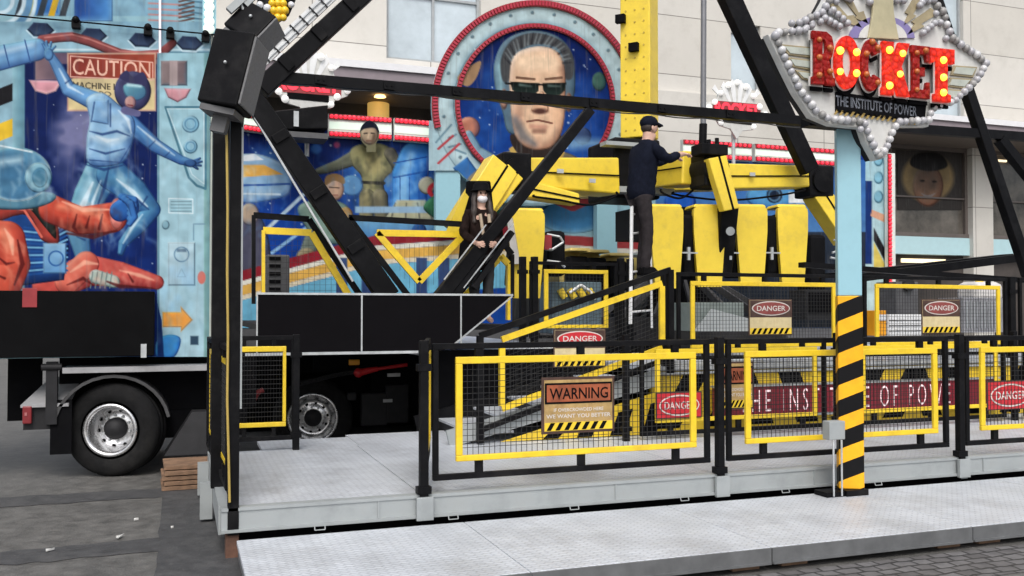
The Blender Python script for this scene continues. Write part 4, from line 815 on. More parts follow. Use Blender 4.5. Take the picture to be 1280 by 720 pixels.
    A.ell(150, 158, 9, 12, (176, 208, 232), soft=8, al=.8); A.line([(112, 200), (150, 203), (164, 180)], 1.4, (60, 90, 140))
    for dx, dy in ((-7, -12), (-2, -14), (4, -13), (9, -8)): A.limb([(60, 66), (60 + dx, 66 + dy)], [3, 1.6], (110, 160, 205), dark=ds, rw=3)
    A.ell(61, 68, 6, 8, (105, 155, 200), dark=ds, rw=4)
    for dx, dy in ((12, -6), (14, -2), (13, 3), (9, 7)): A.limb([(238, 204), (238 + dx, 204 + dy)], [3, 1.5], (70, 110, 160), dark=(35, 60, 110), rw=3)
    A.ell(238, 204, 8, 5, (66, 106, 158), dark=(35, 65, 115), rw=4)
    A.ell(166, 114, 23, 25, (74, 76, 112), dark=(40, 42, 74), rw=10); A.poly([(150, 98), (158, 88), (166, 96), (178, 90), (184, 100), (178, 108)], (64, 64, 100), smooth=True); A.poly([(156, 106), (180, 108), (182, 120), (170, 126), (157, 120)], (120, 180, 195), smooth=True, c2=(70, 110, 140), ang=60, dark=(70, 100, 140), rw=3); A.ell(163, 128, 7, 8, (190, 150, 145), dark=(120, 90, 110), rw=5); A.line([(160, 131), (166, 132)], 1.4, (130, 50, 60)); A.limb([(160, 106), (176, 108)], [2, 1.5], (190, 225, 232), soft=3)
    A.limb([(156, 138), (172, 142)], [5, 4], (110, 110, 150))
    A.strokes(96, 205, 190, 300, 60, (190, 222, 236), .3, 22); A.strokes(110, 125, 165, 205, 40, (205, 226, 242), .25, 16); A.strokes(110, 150, 170, 300, 30, (40, 80, 130), .3, 18)
    hi = (226, 240, 248); lo_ = (38, 66, 118)
    for pts, r_ in (([(116, 228), (104, 256), (96, 284)], [1, 4, 1]), ([(126, 226), (116, 252), (112, 280)], [.6, 2, .6]), ([(146, 224), (166, 240), (184, 258)], [.8, 3, 1]), ([(178, 268), (164, 286), (154, 304)], [.6, 2, .6]), ([(120, 170), (134, 176), (148, 174)], [.6, 2.4, .6]), ([(74, 86), (86, 108), (104, 118)], [.6, 2, .6]), ([(172, 158), (196, 178), (218, 194)], [.6, 2, .6]), ([(148, 138), (160, 150), (164, 166)], [.6, 2.4, .6])): A.limb(pts, r_, hi, soft=2.2, al=.75)
    for pts, r_ in (([(136, 210), (130, 236), (120, 262)], [.8, 2.2, .6]), ([(108, 206), (130, 212), (156, 206)], [.6, 2, .6]), ([(112, 164), (128, 168), (146, 164), (162, 170)], [.5, 1.6, 1.6, .5]), ([(138, 130), (138, 158)], [1, .8]), ([(118, 128), (114, 152)], [.9, .7]), ([(112, 186), (132, 192), (156, 186)], [.5, 1.5, .5]), ([(172, 250), (186, 262)], [1.6, .6]), ([(184, 246), (176, 258)], [1.2, .4]), ([(82, 104), (90, 98)], [1, .4]), ([(186, 184), (194, 176)], [1, .4]), ([(206, 196), (212, 190)], [.9, .4]), ([(106, 300), (96, 296)], [1.2, .5])): A.limb(pts, r_, lo_, soft=1.6, al=.75)
    # red astronaut
    A.limb([(196, 353), (150, 342), (110, 338), (60, 358)], [9, 15, 20, 20], (206, 92, 84), dark=(130, 48, 52), rw=16); A.limb([(108, 330), (84, 352)], [16, 16], (224, 122, 104), dark=(160, 70, 66), rw=14); A.limb([(120, 346), (142, 352)], [9, 8], (190, 205, 195), dark=(110, 130, 130), rw=6)
    for k in range(5): A.line([(116 + k * 6, 340), (113 + k * 6, 360)], 1.4, (120, 140, 140))
    A.poly([(-10, 270), (40, 246), (78, 258), (86, 310), (80, 350), (-10, 362)], (36, 78, 140), dark=(20, 40, 84), rw=14)
    for k in range(13): A.line([(30, 284 + k * 5), (60, 288 + k * 4.4), (84, 272 + k * 5.5)], 2.2, (126, 182, 218) if k % 2 else (40, 90, 158))
    A.poly([(-60, 262), (20, 240), (62, 256), (74, 302), (52, 300), (28, 268), (-60, 300)], (178, 74, 64), smooth=True, dark=(90, 38, 40), rw=10); A.poly([(8, 244), (50, 240), (66, 270), (70, 298), (56, 284), (34, 258)], (46, 52, 50), smooth=True, dark=(24, 28, 28), rw=5); A.line([(-8, 258), (30, 262), (52, 296)], 3, (224, 120, 104))
    A.limb([(-30, 300), (8, 300), (18, 330), (4, 370)], [26, 24, 20, 18], (212, 96, 76), dark=(140, 52, 48), rw=18); A.limb([(4, 290), (16, 312)], [7, 5], (238, 152, 122), soft=8, al=.8)
    A.limb([(66, 262), (100, 276), (140, 272)], [18, 17, 19], (206, 88, 70), dark=(120, 46, 46), rw=16); A.limb([(74, 258), (126, 268)], [4, 5], (240, 150, 120), soft=7, al=.8); A.limb([(86, 284), (120, 288)], [5, 4], (120, 60, 50), soft=7, al=.7)
    A.ell(146, 268, 9, 20, (232, 150, 140), dark=(190, 100, 92), rw=5); A.limb([(150, 264), (160, 258)], [13, 14], (56, 110, 178), dark=(26, 62, 130), rw=10)
    for k in range(4): A.limb([(152 + k * 4, 246 + k * 3), (168, 250 + k * 7), (162, 262 + k * 6)], [4.5, 4.5, 3.5], (70, 126, 190), dark=(30, 66, 132), rw=4)
    A.strokes(0, 295, 25, 350, 20, (250, 180, 150), .3, 18); A.strokes(75, 255, 140, 285, 30, (246, 170, 140), .3, 18); A.strokes(80, 330, 190, 355, 40, (240, 170, 150), .3, 18); A.strokes(70, 255, 150, 290, 20, (96, 36, 34), .3, 14)
    for pts, r_ in (([(78, 252), (104, 262), (136, 262)], [.8, 3, 1]), ([(6, 286), (14, 300), (16, 318)], [.8, 3.4, 1]), ([(88, 340), (106, 328), (122, 330)], [.8, 3, 1]), ([(150, 338), (174, 344), (192, 350)], [.6, 2.4, .6]), ([(-20, 262), (14, 252), (40, 262)], [.6, 2.2, .6])): A.limb(pts, r_, (250, 196, 170), soft=2.4, al=.75)
    for pts, r_ in (([(96, 268), (92, 284), (98, 292)], [.6, 2.2, .6]), ([(112, 270), (108, 284)], [.5, 1.8]), ([(128, 268), (124, 286)], [.5, 2]), ([(84, 292), (116, 296), (146, 288)], [1, 3, 1]), ([(22, 300), (28, 330), (18, 356)], [1, 3, 1]), ([(-4, 320), (8, 330), (18, 328)], [.5, 1.8, .5]), ([(-8, 342), (6, 348)], [.5, 1.6]), ([(84, 356), (104, 348), (116, 356)], [.6, 2.2, .6]), ([(134, 352), (150, 358), (190, 360)], [1, 2.4, .8]), ([(160, 342), (166, 352)], [.5, 1.6])): A.limb(pts, r_, (92, 30, 32), soft=1.8, al=.8)
    A.rect(54, 304, 83, 342, (150, 192, 222), c2=(110, 160, 205), dark=(80, 126, 176), rw=3); A.ring(70, 323, 9, 2, (60, 110, 170))
    A.poly([(-24, 238), (60, 240), (66, 252), (30, 262), (-24, 258)], (96, 140, 160), smooth=True, dark=(50, 84, 104), rw=5); A.ell(20, 218, 44, 34, (112, 164, 190), dark=(206, 228, 234), rw=5, c2=(76, 124, 160), ang=60); A.ell(8, 210, 26, 20, (70, 116, 150), soft=10, al=.8); A.ell(48, 222, 17, 19, (146, 190, 206), dark=(56, 100, 130), rw=6); A.ell(50, 222, 10, 13, (84, 134, 160), dark=(120, 170, 190), rw=6, soft=2); A.limb([(-20, 206), (24, 200)], [5, 4], (210, 232, 238), soft=9, al=.7); A.line([(-40, 196), (0, 182), (40, 190)], 2.2, (214, 232, 238))
    A.strokes(-30, 190, 60, 245, 40, (210, 232, 240), .35, 16); A.strokes(-30, 200, 60, 248, 25, (50, 96, 130), .35, 14); A.strokes(197, 70, 262, 440, 60, (205, 224, 232), .2, 20); A.strokes(197, 70, 262, 440, 40, (110, 150, 168), .2, 20); A.strokes(-110, -50, 262, 60, 60, (90, 130, 165), .25, 20)
    A.rect(28, 360, 46, 384, (210, 110, 110))
a_mural(A)
mural = paintmat('airbrushed_mural', .35)
A.board('painted_side', YM - .004, mural, tr, gain=.8)
q0, q1 = PY(-170, 362, 9.9), PY(193, 362, 9.9); zf0 = PY(100, 446, 9.9).z
flap = MB().box(q0.x, q1.x, 9.9, YM - .01, zf0, q0.z).build('lower_flap', mat('flap_black', (.005, .005, .0055), .7, spec=.04, var=.3, scale=2), tr, bev=.006)
a, c = PY(28, 361, 9.89), PY(46, 384, 9.89); MB().box(a.x, c.x, 9.893, 9.899, c.z, a.z).build('reflective_tag', redd, flap); a, c = PY(176, 430, 9.89), PY(183, 447, 9.89); MB().box(a.x, c.x, 9.89, 9.899, c.z, a.z).build('latch', steelp, flap)
a, c = PY(78, 456, 9.95), PY(262, 463, 9.95); MB().box(a.x, c.x + .3, 9.95, 10.35, c.z, c.z + .055).build('side_rail', mat('pale_rail', (.33, .33, .34), .5, metal=.2, grime=.6), tr)
MB().box(PY(70, 470, 10.1).x, xR + .5, 10.36, 11.9, .62, zB - .01).build('chassis', blackm, tr)
MB().box(PY(185, 500, 10.2).x, xR + .4, 10.36, 10.42, .32, .615).build('side_guard', blackm, tr)
wc = PY(135, 538, 10.0); wheel(tr, (wc.x + .02, 10.02, .465), (-.30, -1, 0), .465, .32, rim=.235)
MB().lathe([(.001, 0), (.44, 0)], (wc.x + .1, 11.5, .46), (0, -1, 0), 24).tube((wc.x + .1, 11.5, .46), (wc.x + .1, 11.8, .46), .46, n=28).build('wheel', tyre, tr)
def arch(c, r, a0, a1, y0, y1, t=.03, n=14):
    mb = MB(); P = [(c[0] + r * math.cos(R(a0 + (a1 - a0) * i / n)), c[1] + r * math.sin(R(a0 + (a1 - a0) * i / n))) for i in range(n + 1)]; Q = [(c[0] + (r + t) * math.cos(R(a0 + (a1 - a0) * i / n)), c[1] + (r + t) * math.sin(R(a0 + (a1 - a0) * i / n))) for i in range(n + 1)]
    for i in range(n): mb.hexa([(P[i][0], y0, P[i][1]), (P[i][0], y1, P[i][1]), (P[i + 1][0], y1, P[i + 1][1]), (P[i + 1][0], y0, P[i + 1][1])], [(Q[i][0], y0, Q[i][1]), (Q[i][0], y1, Q[i][1]), (Q[i + 1][0], y1, Q[i + 1][1]), (Q[i + 1][0], y0, Q[i + 1][1])])
    return mb
arch((wc.x + .04, .47), .52, 12, 165, 9.98, 10.5).build('mudguard', mat('mudguard_grey', (.05, .05, .052), .45, var=.3), tr)
MB().box(PY(63, 500, 10).x, PY(90, 500, 10).x, 10.0, 10.03, PY(75, 568, 10).z, PY(75, 500, 10).z).build('mudflap', blackm, tr)
# rear: dark flap hanging at the very left, bumper, lamp
a = PY(10, 445, 10.6); c = PY(52, 525, 10.6); MB().box(a.x, c.x, 10.6, 10.64, c.z, a.z + .02).build('rear_curtain', blackm, tr)
a = PY(28, 505, 10.1); MB().hexa([V(a.x, 9.98, .72), V(a.x + .42, 9.98, .72), V(a.x + .5, 10.5, .95), V(a.x + .2, 10.5, .95)], [V(a.x, 9.98, .745), V(a.x + .42, 9.98, .745), V(a.x + .5, 10.5, .975), V(a.x + .2, 10.5, .975)]).build('bumper_plate', mat('pale_rail', (.33, .33, .34)), tr)
MB().box(a.x + .02, a.x + .4, 10.02, 10.5, .5, .715).build('rear_beam', dgrey, tr)
b0, b1 = PY(28, 508, 9.97), PY(35, 530, 9.97); tl = MB().box(b0.x, b1.x + .03, 9.97, 10.015, b1.z, b0.z).build('tail_lamp', mat('tail_red', (.2, .02, .025), .3), tr, bev=.01); MB().box(b0.x + .02, b1.x - .01, 9.963, 9.969, b1.z + .08, b0.z - .06).build('lens', mat('lamp_pink', (.4, .14, .14), .3), tl)
a = PY(58, 455, 10.0); MB().box(a.x, a.x + .1, 9.97, 10.07, .55, a.z + .02).tube((a.x - .04, 9.98, a.z - .03), (a.x + .14, 9.98, a.z - .03), .035).build('prop_leg', dgrey, tr)
a = PY(232, 540, 10.0); MB().hexa([V(a.x - .2, 9.9, .2), V(a.x + .25, 9.9, .2), V(a.x + .25, 10.3, .2), V(a.x - .2, 10.3, .2)], [V(a.x + .06, 10, .62), V(a.x + .2, 10, .62), V(a.x + .2, 10.25, .62), V(a.x + .06, 10.25, .62)]).build('stabiliser_foot', dgrey, tr)
# wiring and clamps on the painted side
cab = [PY(x, 18 + x * .094, YM - .06) for x in (-60, 0, 60, 95, 140, 185, 230, 270)]
MB().path(cab, .008, 6).build('festoon_cable', blackm, tr)
for x, y in ((95, 29), (185, 38), (213, 42), (257, 46)):
    p = PY(x, y, YM - .05); MB().box(p.x - .04, p.x + .04, YM - .08, YM - .006, p.z - .05, p.z + .03).ball(p + V(0, -.03, .03), .035).build('clamp', black, tr)
p = PY(200, -60, YM - .05); q_ = PY(200, 66, YM - .05); MB().tube(p, q_, .012).build('light_tube', emit('pale_tube', (1, .85, .9), .35, (.7, .6, .65)), tr)
bl0 = MB().ball((0, 0, 0), .055, 12, 8).build('bulb', emit('green_white_bulb', (.9, 1, .9), .55, (.75, .8, .74)), org=(0, 0, 0))
for k in range(7): addp(bl0, tr, PY(261 + (k % 2) * .5, 36 - k * 9.2, YM - .06))
MB().box(PY(253, 30, YM).x, PY(270, 30, YM).x, YM - .04, YM - .008, PY(260, 44, YM).z, zT).build('bulb_strip', cyan, tr)

# ================================================================== CENTRE TRAILER UNDER THE RIDE
ct = root('ride_trailer', PZ(420, 540, 0), 'dark ride trailer with a large wheel under the black front panel', 'trailer')
YC = 11.9; wc = PY(391, 523, YC)
wheel(ct, (wc.x, YC, wc.z), (-.18, -1, 0), .50, .32, rim=.29, dish=.12)
MB().box(XF0 + .45, 8, 12.4, 15.5, .55, 1.05).box(wc.x + .75, 8, 11.95, 12.35, .2, 1.0).box(XF0 + .5, 7, 12.05, 12.4, .85, 1.15).build('chassis', blackm, ct)
MB().box(XF0 + .3, 3.9, 13, 13.05, 0.01, 1.1).build('side_guard', blackm, ct)
for px, py, w_, h in ((468, 512, .34, .42), (497, 505, .3, .5), (440, 496, .12, .1)):
    p = PY(px, py, 11.85); MB().box(p.x - w_ / 2, p.x + w_ / 2, 11.85, 11.94, p.z - h / 2, p.z + h / 2).build('side_locker', dgrey, ct, bev=.015)
p = PY(492, 469, 11.9); MB().box(p.x - .08, p.x + .09, 11.9, 11.93, p.z - .02, p.z + .025).build('data_plate', white, ct); p = PY(486, 501, 11.82); MB().box(p.x - .07, p.x + .05, 11.83, 11.849, p.z - .02, p.z + .02).build('data_plate', steelp, ct)
p = PY(443, 453, 11.6); MB().box(p.x - .07, p.x + .07, 11.6, 11.65, p.z - .035, p.z + .035).build('marker_lamp', orange, ct, bev=.01); MB().box(p.x - .5, p.x + 1.0, 11.66, 11.72, p.z - .1, p.z + .1).build('cross_member', blackm, ct)
MB().box(XF0 + .5, 3.6, 10.0, 15.5, 1.44, 1.5).build('trailer_floor', dgrey, ct)
# chain and tensioner
tg = root('load_binder', PY(450, 468, 11.5), 'red chain tensioner pulled tight across the dark trailer chassis', 'chain tensioner')
pts = [PY(x, y, 11.5) for x, y in ((374, 480), (395, 475), (415, 470), (435, 466), (448, 465))]
mb = MB()
for a, c in zip(pts[:-1], pts[1:]):
    d = (c - a); 
    for k in range(4): p = a + d * (k + .5) / 4; u = d.normalized() * .045; side = V(0, .012, 0) if k % 2 else V(0, 0, .02); mb.path([p - u + side, p + u + side, p + u - side, p - u - side, p - u + side], .008, 5)
mb.build('chain', dgrey, tg)
a, c, e = PY(448, 466, 11.48), PY(472, 461, 11.48), PY(509, 456, 11.48)
MB().tube(a, c, .05, .03).ball(a, .06).build('hook', red, tg); MB().tube(c, e, .022).build('lever', red, tg)
tg2 = root('load_binder', PY(318, 493, 10.9), 'red chain hook hanging behind the short back fence', 'chain tensioner'); p = ORG[tg2]
MB().ball(p, .05, sc=(1.2, .6, .8)).tube(p, p + V(.1, 0, .05), .03).tube(p + V(.02, 0, 0), p + V(-.02, 0, -.1), .03).build('hook', redd, tg2); MB().path([p + V(-.16, 0, 0), p + V(-.04, 0, 0)], .015, 6).build('chain', dgrey, tg2)
# black front panel with pale trim
YP = 9.78
fp = root('front_panel', PY(480, 441, YP), 'long black panel with thin pale trim below the slanted yellow frames', 'panel')
c0, c1, c2_, c3 = PY(322, 367, YP), PY(640, 372, YP), PY(566, 425, YP), PY(322, 441, YP); z1 = c0.z; z0 = c3.z
MB().prism([(c0.x, YP, z0), (c2_.x - .1, YP, z0), (c2_.x, YP, z0 + .04), (c1.x, YP, z1), (c0.x, YP, z1)], (0, .04, 0)).build('sheet', mat('panel_black', (.004, .0035, .0045), .5, spec=.06, var=.2, scale=1.5), fp)
tr_ = MB().box(c0.x - .012, c1.x + .01, YP - .012, YP - .002, z1 - .01, z1 + .012).box(c0.x - .12, PY(522, 441, YP).x, YP - .03, YP - .002, z0 - .03, z0 - .002).box(c0.x - .012, c0.x + .003, YP - .012, YP - .002, z0, z1 - .011)
for px in (452, 576): x = PY(px, 400, YP).x; tr_.box(x - .008, x + .008, YP - .012, YP - .002, z0 if px < 500 else z0 + .02, z1 - .011)
tr_.bar((c1.x, YP - .008, z1 - .015), (c2_.x - .04, YP - .008, z0 + .02), .012, .016).build('trim', steelp, fp)

# ================================================================== PAINTED BACK WALL
YW = 16.0
bw = root('painted_back_wall', PY(700, 400, YW), 'long blue space mural wall behind the ride', 'mural wall')
B = Paint(296, 163, 1118, 410, 1.3, (30, 62, 140), 9)
def b_mural(B):
    B.rect(296, 163, 800, 410, (18, 42, 108), c2=(34, 84, 168)); B.cloud(380, 160, 620, 300, (70, 130, 200), .3, .9); B.cloud(296, 200, 420, 380, (30, 80, 170), .3, .9); B.cloud(300, 160, 400, 230, (80, 130, 190), .45, .7); B.stars(300, 166, 560, 300, 70, 1)
    B.ell(421, 181, 4, 4, (180, 80, 130), soft=3); B.ell(395, 186, 7, 6, (70, 120, 190), soft=4)
    # shuttle
    B.poly([(296, 200), (316, 192), (345, 200), (364, 216), (362, 240), (340, 250), (296, 250)], (150, 184, 214), smooth=True, dark=(70, 110, 170), rw=8); B.poly([(296, 206), (330, 206), (354, 218), (296, 222)], (226, 178, 96)); B.poly([(296, 196), (318, 192), (330, 200), (296, 202)], (225, 232, 238)); B.line([(296, 232), (362, 230)], 2.5, (50, 90, 160)); B.line([(296, 242), (350, 243)], 2, (210, 226, 236))
    B.limb([(330, 290), (385, 238)], [2.2, 2.2], (200, 220, 236)); B.limb([(340, 316), (400, 272)], [2, 2], (150, 190, 225))
    B.poly([(296, 300), (318, 262), (336, 300), (336, 360), (296, 380)], (90, 90, 110), smooth=True, dark=(40, 50, 80), rw=8); B.ell(312, 268, 12, 14, (190, 170, 150), dark=(90, 90, 110), rw=6)
    # standing man in olive suit
    ol = (128, 128, 98); od = (58, 62, 62)
    B.limb([(446, 196), (424, 206), (406, 212), (398, 214)], [10, 7, 5.5, 4], (112, 116, 100), dark=od, rw=7); B.poly([(438, 188), (452, 180), (478, 180), (494, 192), (492, 212), (480, 226), (480, 250), (452, 250), (452, 222), (440, 206)], (150, 148, 110), smooth=True, dark=od, rw=12); B.ell(466, 206, 11, 12, (186, 176, 128), soft=7, al=.8); B.limb([(488, 192), (496, 206)], [8, 7], (110, 108, 100), dark=od, rw=6); B.line([(452, 228), (480, 229)], 4, (58, 58, 56)); B.limb([(459, 246), (458, 278)], [10, 9], (140, 134, 104), dark=od, rw=8); B.limb([(475, 246), (478, 278)], [10, 9], (120, 116, 96), dark=od, rw=8)
    B.strokes(440, 185, 495, 250, 40, (196, 188, 140), .3, 14); B.strokes(440, 185, 495, 250, 25, (44, 50, 50), .4, 12)
    # crouching boy
    B.ell(440, 232, 14, 13, (120, 168, 205), dark=(70, 120, 180), rw=4, al=.8); B.ell(418, 236, 12, 15, (216, 182, 158), dark=(140, 110, 100), rw=7); B.poly([(406, 232), (408, 220), (420, 217), (430, 222), (430, 230), (418, 226)], (150, 120, 84), smooth=True); B.line([(412, 234), (424, 235)], 1.4, (70, 55, 50)); B.line([(416, 244), (422, 244)], 1.2, (150, 90, 80))
    B.poly([(372, 262), (392, 250), (424, 252), (440, 266), (440, 296), (420, 306), (392, 296)], (134, 158, 146), smooth=True, dark=(60, 84, 92), rw=10); B.limb([(432, 268), (444, 300)], [9, 7], (190, 150, 96), dark=(110, 84, 60), rw=6); B.limb([(392, 300), (380, 326)], [12, 9], (110, 120, 112), dark=(56, 66, 74), rw=8); B.ell(384, 322, 14, 12, (150, 140, 112), dark=(70, 72, 70), rw=8)
    # big blue pipe on its flared base
    B.limb([(512, 262), (512, 220), (520, 198), (548, 186)], [22, 22, 21, 19], (66, 132, 206), dark=(24, 66, 140), rw=18); B.limb([(504, 258), (504, 218), (514, 194)], [6, 6, 5], (150, 200, 236), soft=7, al=.8)
    for x in (500, 512, 524): B.line([(x, 222), (x, 258)], 1.4, (36, 84, 156))
    for y in (196, 214): B.line([(492, y + 8), (534, y)], 1.6, (30, 76, 150))
    B.poly([(480, 276), (496, 250), (532, 250), (546, 276)], (176, 176, 150), dark=(110, 116, 110), rw=5)
    for x in (494, 508, 522, 534): B.line([(x, 254), (x + (x - 512) * .3, 276)], 2, (110, 110, 100))
    B.rect(444, 258, 560, 266, (150, 180, 205)); B.poly([(430, 276), (600, 278), (600, 300), (430, 300)], (120, 170, 205), c2=(80, 130, 180))
    B.strokes(490, 185, 545, 260, 30, (160, 206, 240), .35, 16); B.strokes(300, 180, 440, 300, 40, (110, 170, 220), .25, 20); B.strokes(300, 200, 362, 250, 20, (220, 232, 240), .35, 16)
    # robot and green creature
    B.ell(534, 232, 11, 11, (178, 178, 160), dark=(80, 90, 90), rw=5); B.ring(552, 238, 15, 4, (200, 64, 76), ry=10); B.poly([(530, 262), (540, 246), (560, 240), (582, 250), (590, 272), (560, 280)], (66, 124, 92), smooth=True, dark=(30, 70, 60), rw=8); B.poly([(556, 226), (590, 250), (640, 262), (640, 292), (560, 284)], (64, 120, 96), smooth=True, dark=(30, 66, 60), rw=8); B.limb([(524, 288), (512, 316), (496, 340)], [9, 12, 10], (40, 84, 140), dark=(20, 46, 96), rw=8)
    # light grey architecture behind the disc
    B.rect(548, 163, 800, 262, (160, 190, 205)); B.poly([(552, 226), (584, 210), (600, 240), (590, 262), (552, 262)], (176, 202, 212))
    # red / yellow / cream stripe band rising to the right, then running level
    for y, hh, c in ((330, 13, (150, 46, 58)), (343, 6, (228, 226, 214)), (349, 12, (226, 182, 96)), (361, 6, (225, 214, 190)), (367, 40, (120, 184, 212))):
        B.poly([(296, y + 10), (470, y - 36), (640, y - 48), (640, y - 48 + hh), (470, y - 36 + hh), (296, y + 10 + hh)], c)
    for x in (420, 452, 520, 548): B.rect(x, 322, x + 14, 410, (70, 90, 130), c2=(40, 60, 110))
    B.poly([(640, 240), (820, 240), (820, 410), (640, 410)], (160, 196, 208)); B.ell(716, 270, 46, 22, (86, 150, 200), dark=(150, 196, 220), rw=8); B.limb([(690, 246), (716, 256), (740, 246)], [7, 8, 7], (196, 84, 88)); B.ell(664, 250, 24, 16, (110, 168, 200), dark=(60, 110, 160), rw=6)
    B.poly([(640, 290), (800, 300), (800, 312), (640, 302)], (168, 74, 76)); B.poly([(640, 302), (800, 312), (800, 318), (640, 308)], (226, 222, 210)); B.rect(640, 318, 820, 410, (84, 86, 84), c2=(46, 48, 50))
    for k in range(8): B.rect(660 + k * 24, 322, 676 + k * 24, 372, (190, 172, 104) if k % 2 else (96, 98, 94), c2=(60, 62, 62))
    # right part: blue machinery, round vents
    B.rect(820, 200, 1118, 410, (60, 110, 176), c2=(120, 160, 190)); B.rect(820, 290, 1082, 410, (50, 60, 76), c2=(36, 40, 46)); B.ell(966, 246, 34, 16, (96, 160, 206), dark=(40, 90, 150), rw=8); B.ell(968, 244, 10, 10, (30, 44, 66)); B.ring(968, 244, 7, 2, (90, 130, 160)); B.rect(986, 240, 1012, 254, (224, 228, 230)); B.ell(850, 252, 20, 14, (40, 100, 190), dark=(20, 60, 140), rw=6)
    B.rect(1082, 186, 1118, 410, (170, 206, 218), c2=(196, 216, 214))
    for y in (200, 222, 246): B.ell(1098, y, 6, 8, (140, 190, 210), dark=(86, 136, 160), rw=3)
    B.rect(1082, 226, 1090, 330, (34, 60, 120)); B.poly([(1090, 262), (1110, 270), (1110, 280), (1088, 270)], (214, 166, 140)); B.poly([(1092, 284), (1110, 318), (1110, 334), (1092, 300)], (40, 40, 44)); B.poly([(1092, 302), (1108, 334), (1092, 334)], (224, 204, 110))
b_mural(B)
keep = (B.X < 800) | (B.Y > 194)
B.board('painted_front', YW - .01, mural, bw, keep=keep, gain=.85)
xa0, xa1 = PY(296, 300, YW).x, PY(1118, 300, YW).x; zz0, zz1 = PY(700, 408, YW).z, PY(640, 165, YW).z
MB().box(xa0, xa1, YW, YW + .2, 0, PY(1118, 215, YW).z).build('wall_back', grey, bw)
def b_head(B):
    B.ell(462, 168, 11, 13, (180, 160, 136), dark=(96, 82, 74), rw=7); B.poly([(450, 164), (452, 153), (464, 151), (474, 156), (474, 166), (468, 160), (456, 161)], (28, 34, 50), smooth=True); B.line([(455, 167), (459, 166.5)], 1.5, (50, 44, 44)); B.line([(464, 166.5), (468, 167)], 1.5, (50, 44, 44)); B.limb([(461, 168), (460, 172)], [.8, 1.2], (214, 190, 162), soft=2); B.line([(458, 176), (465, 176)], 1.2, (120, 76, 66)); B.limb([(468, 170), (466, 178)], [2.5, 2], (112, 94, 80), soft=3)
Hd = Paint(444, 146, 482, 190, 1.0, (128, 126, 100), 4)
b_head(Hd); YH = YW - .2
hk = (np.hypot((Hd.X - 462) / 12.5, (Hd.Y - 167) / 16.5) < 1) | ((Hd.Y > 176) & (np.abs(Hd.X - 464) < 7))
Hd.board('painted_head', YH - .004, mural, bw, keep=hk, gain=.85)
MB().prism([PY(462 + 12 * math.cos(t), 167 + 16 * math.sin(t), YH) for t in np.linspace(0, 2 * math.pi, 25)[:-1]], (0, .06, 0)).build('head_board', grey, bw)
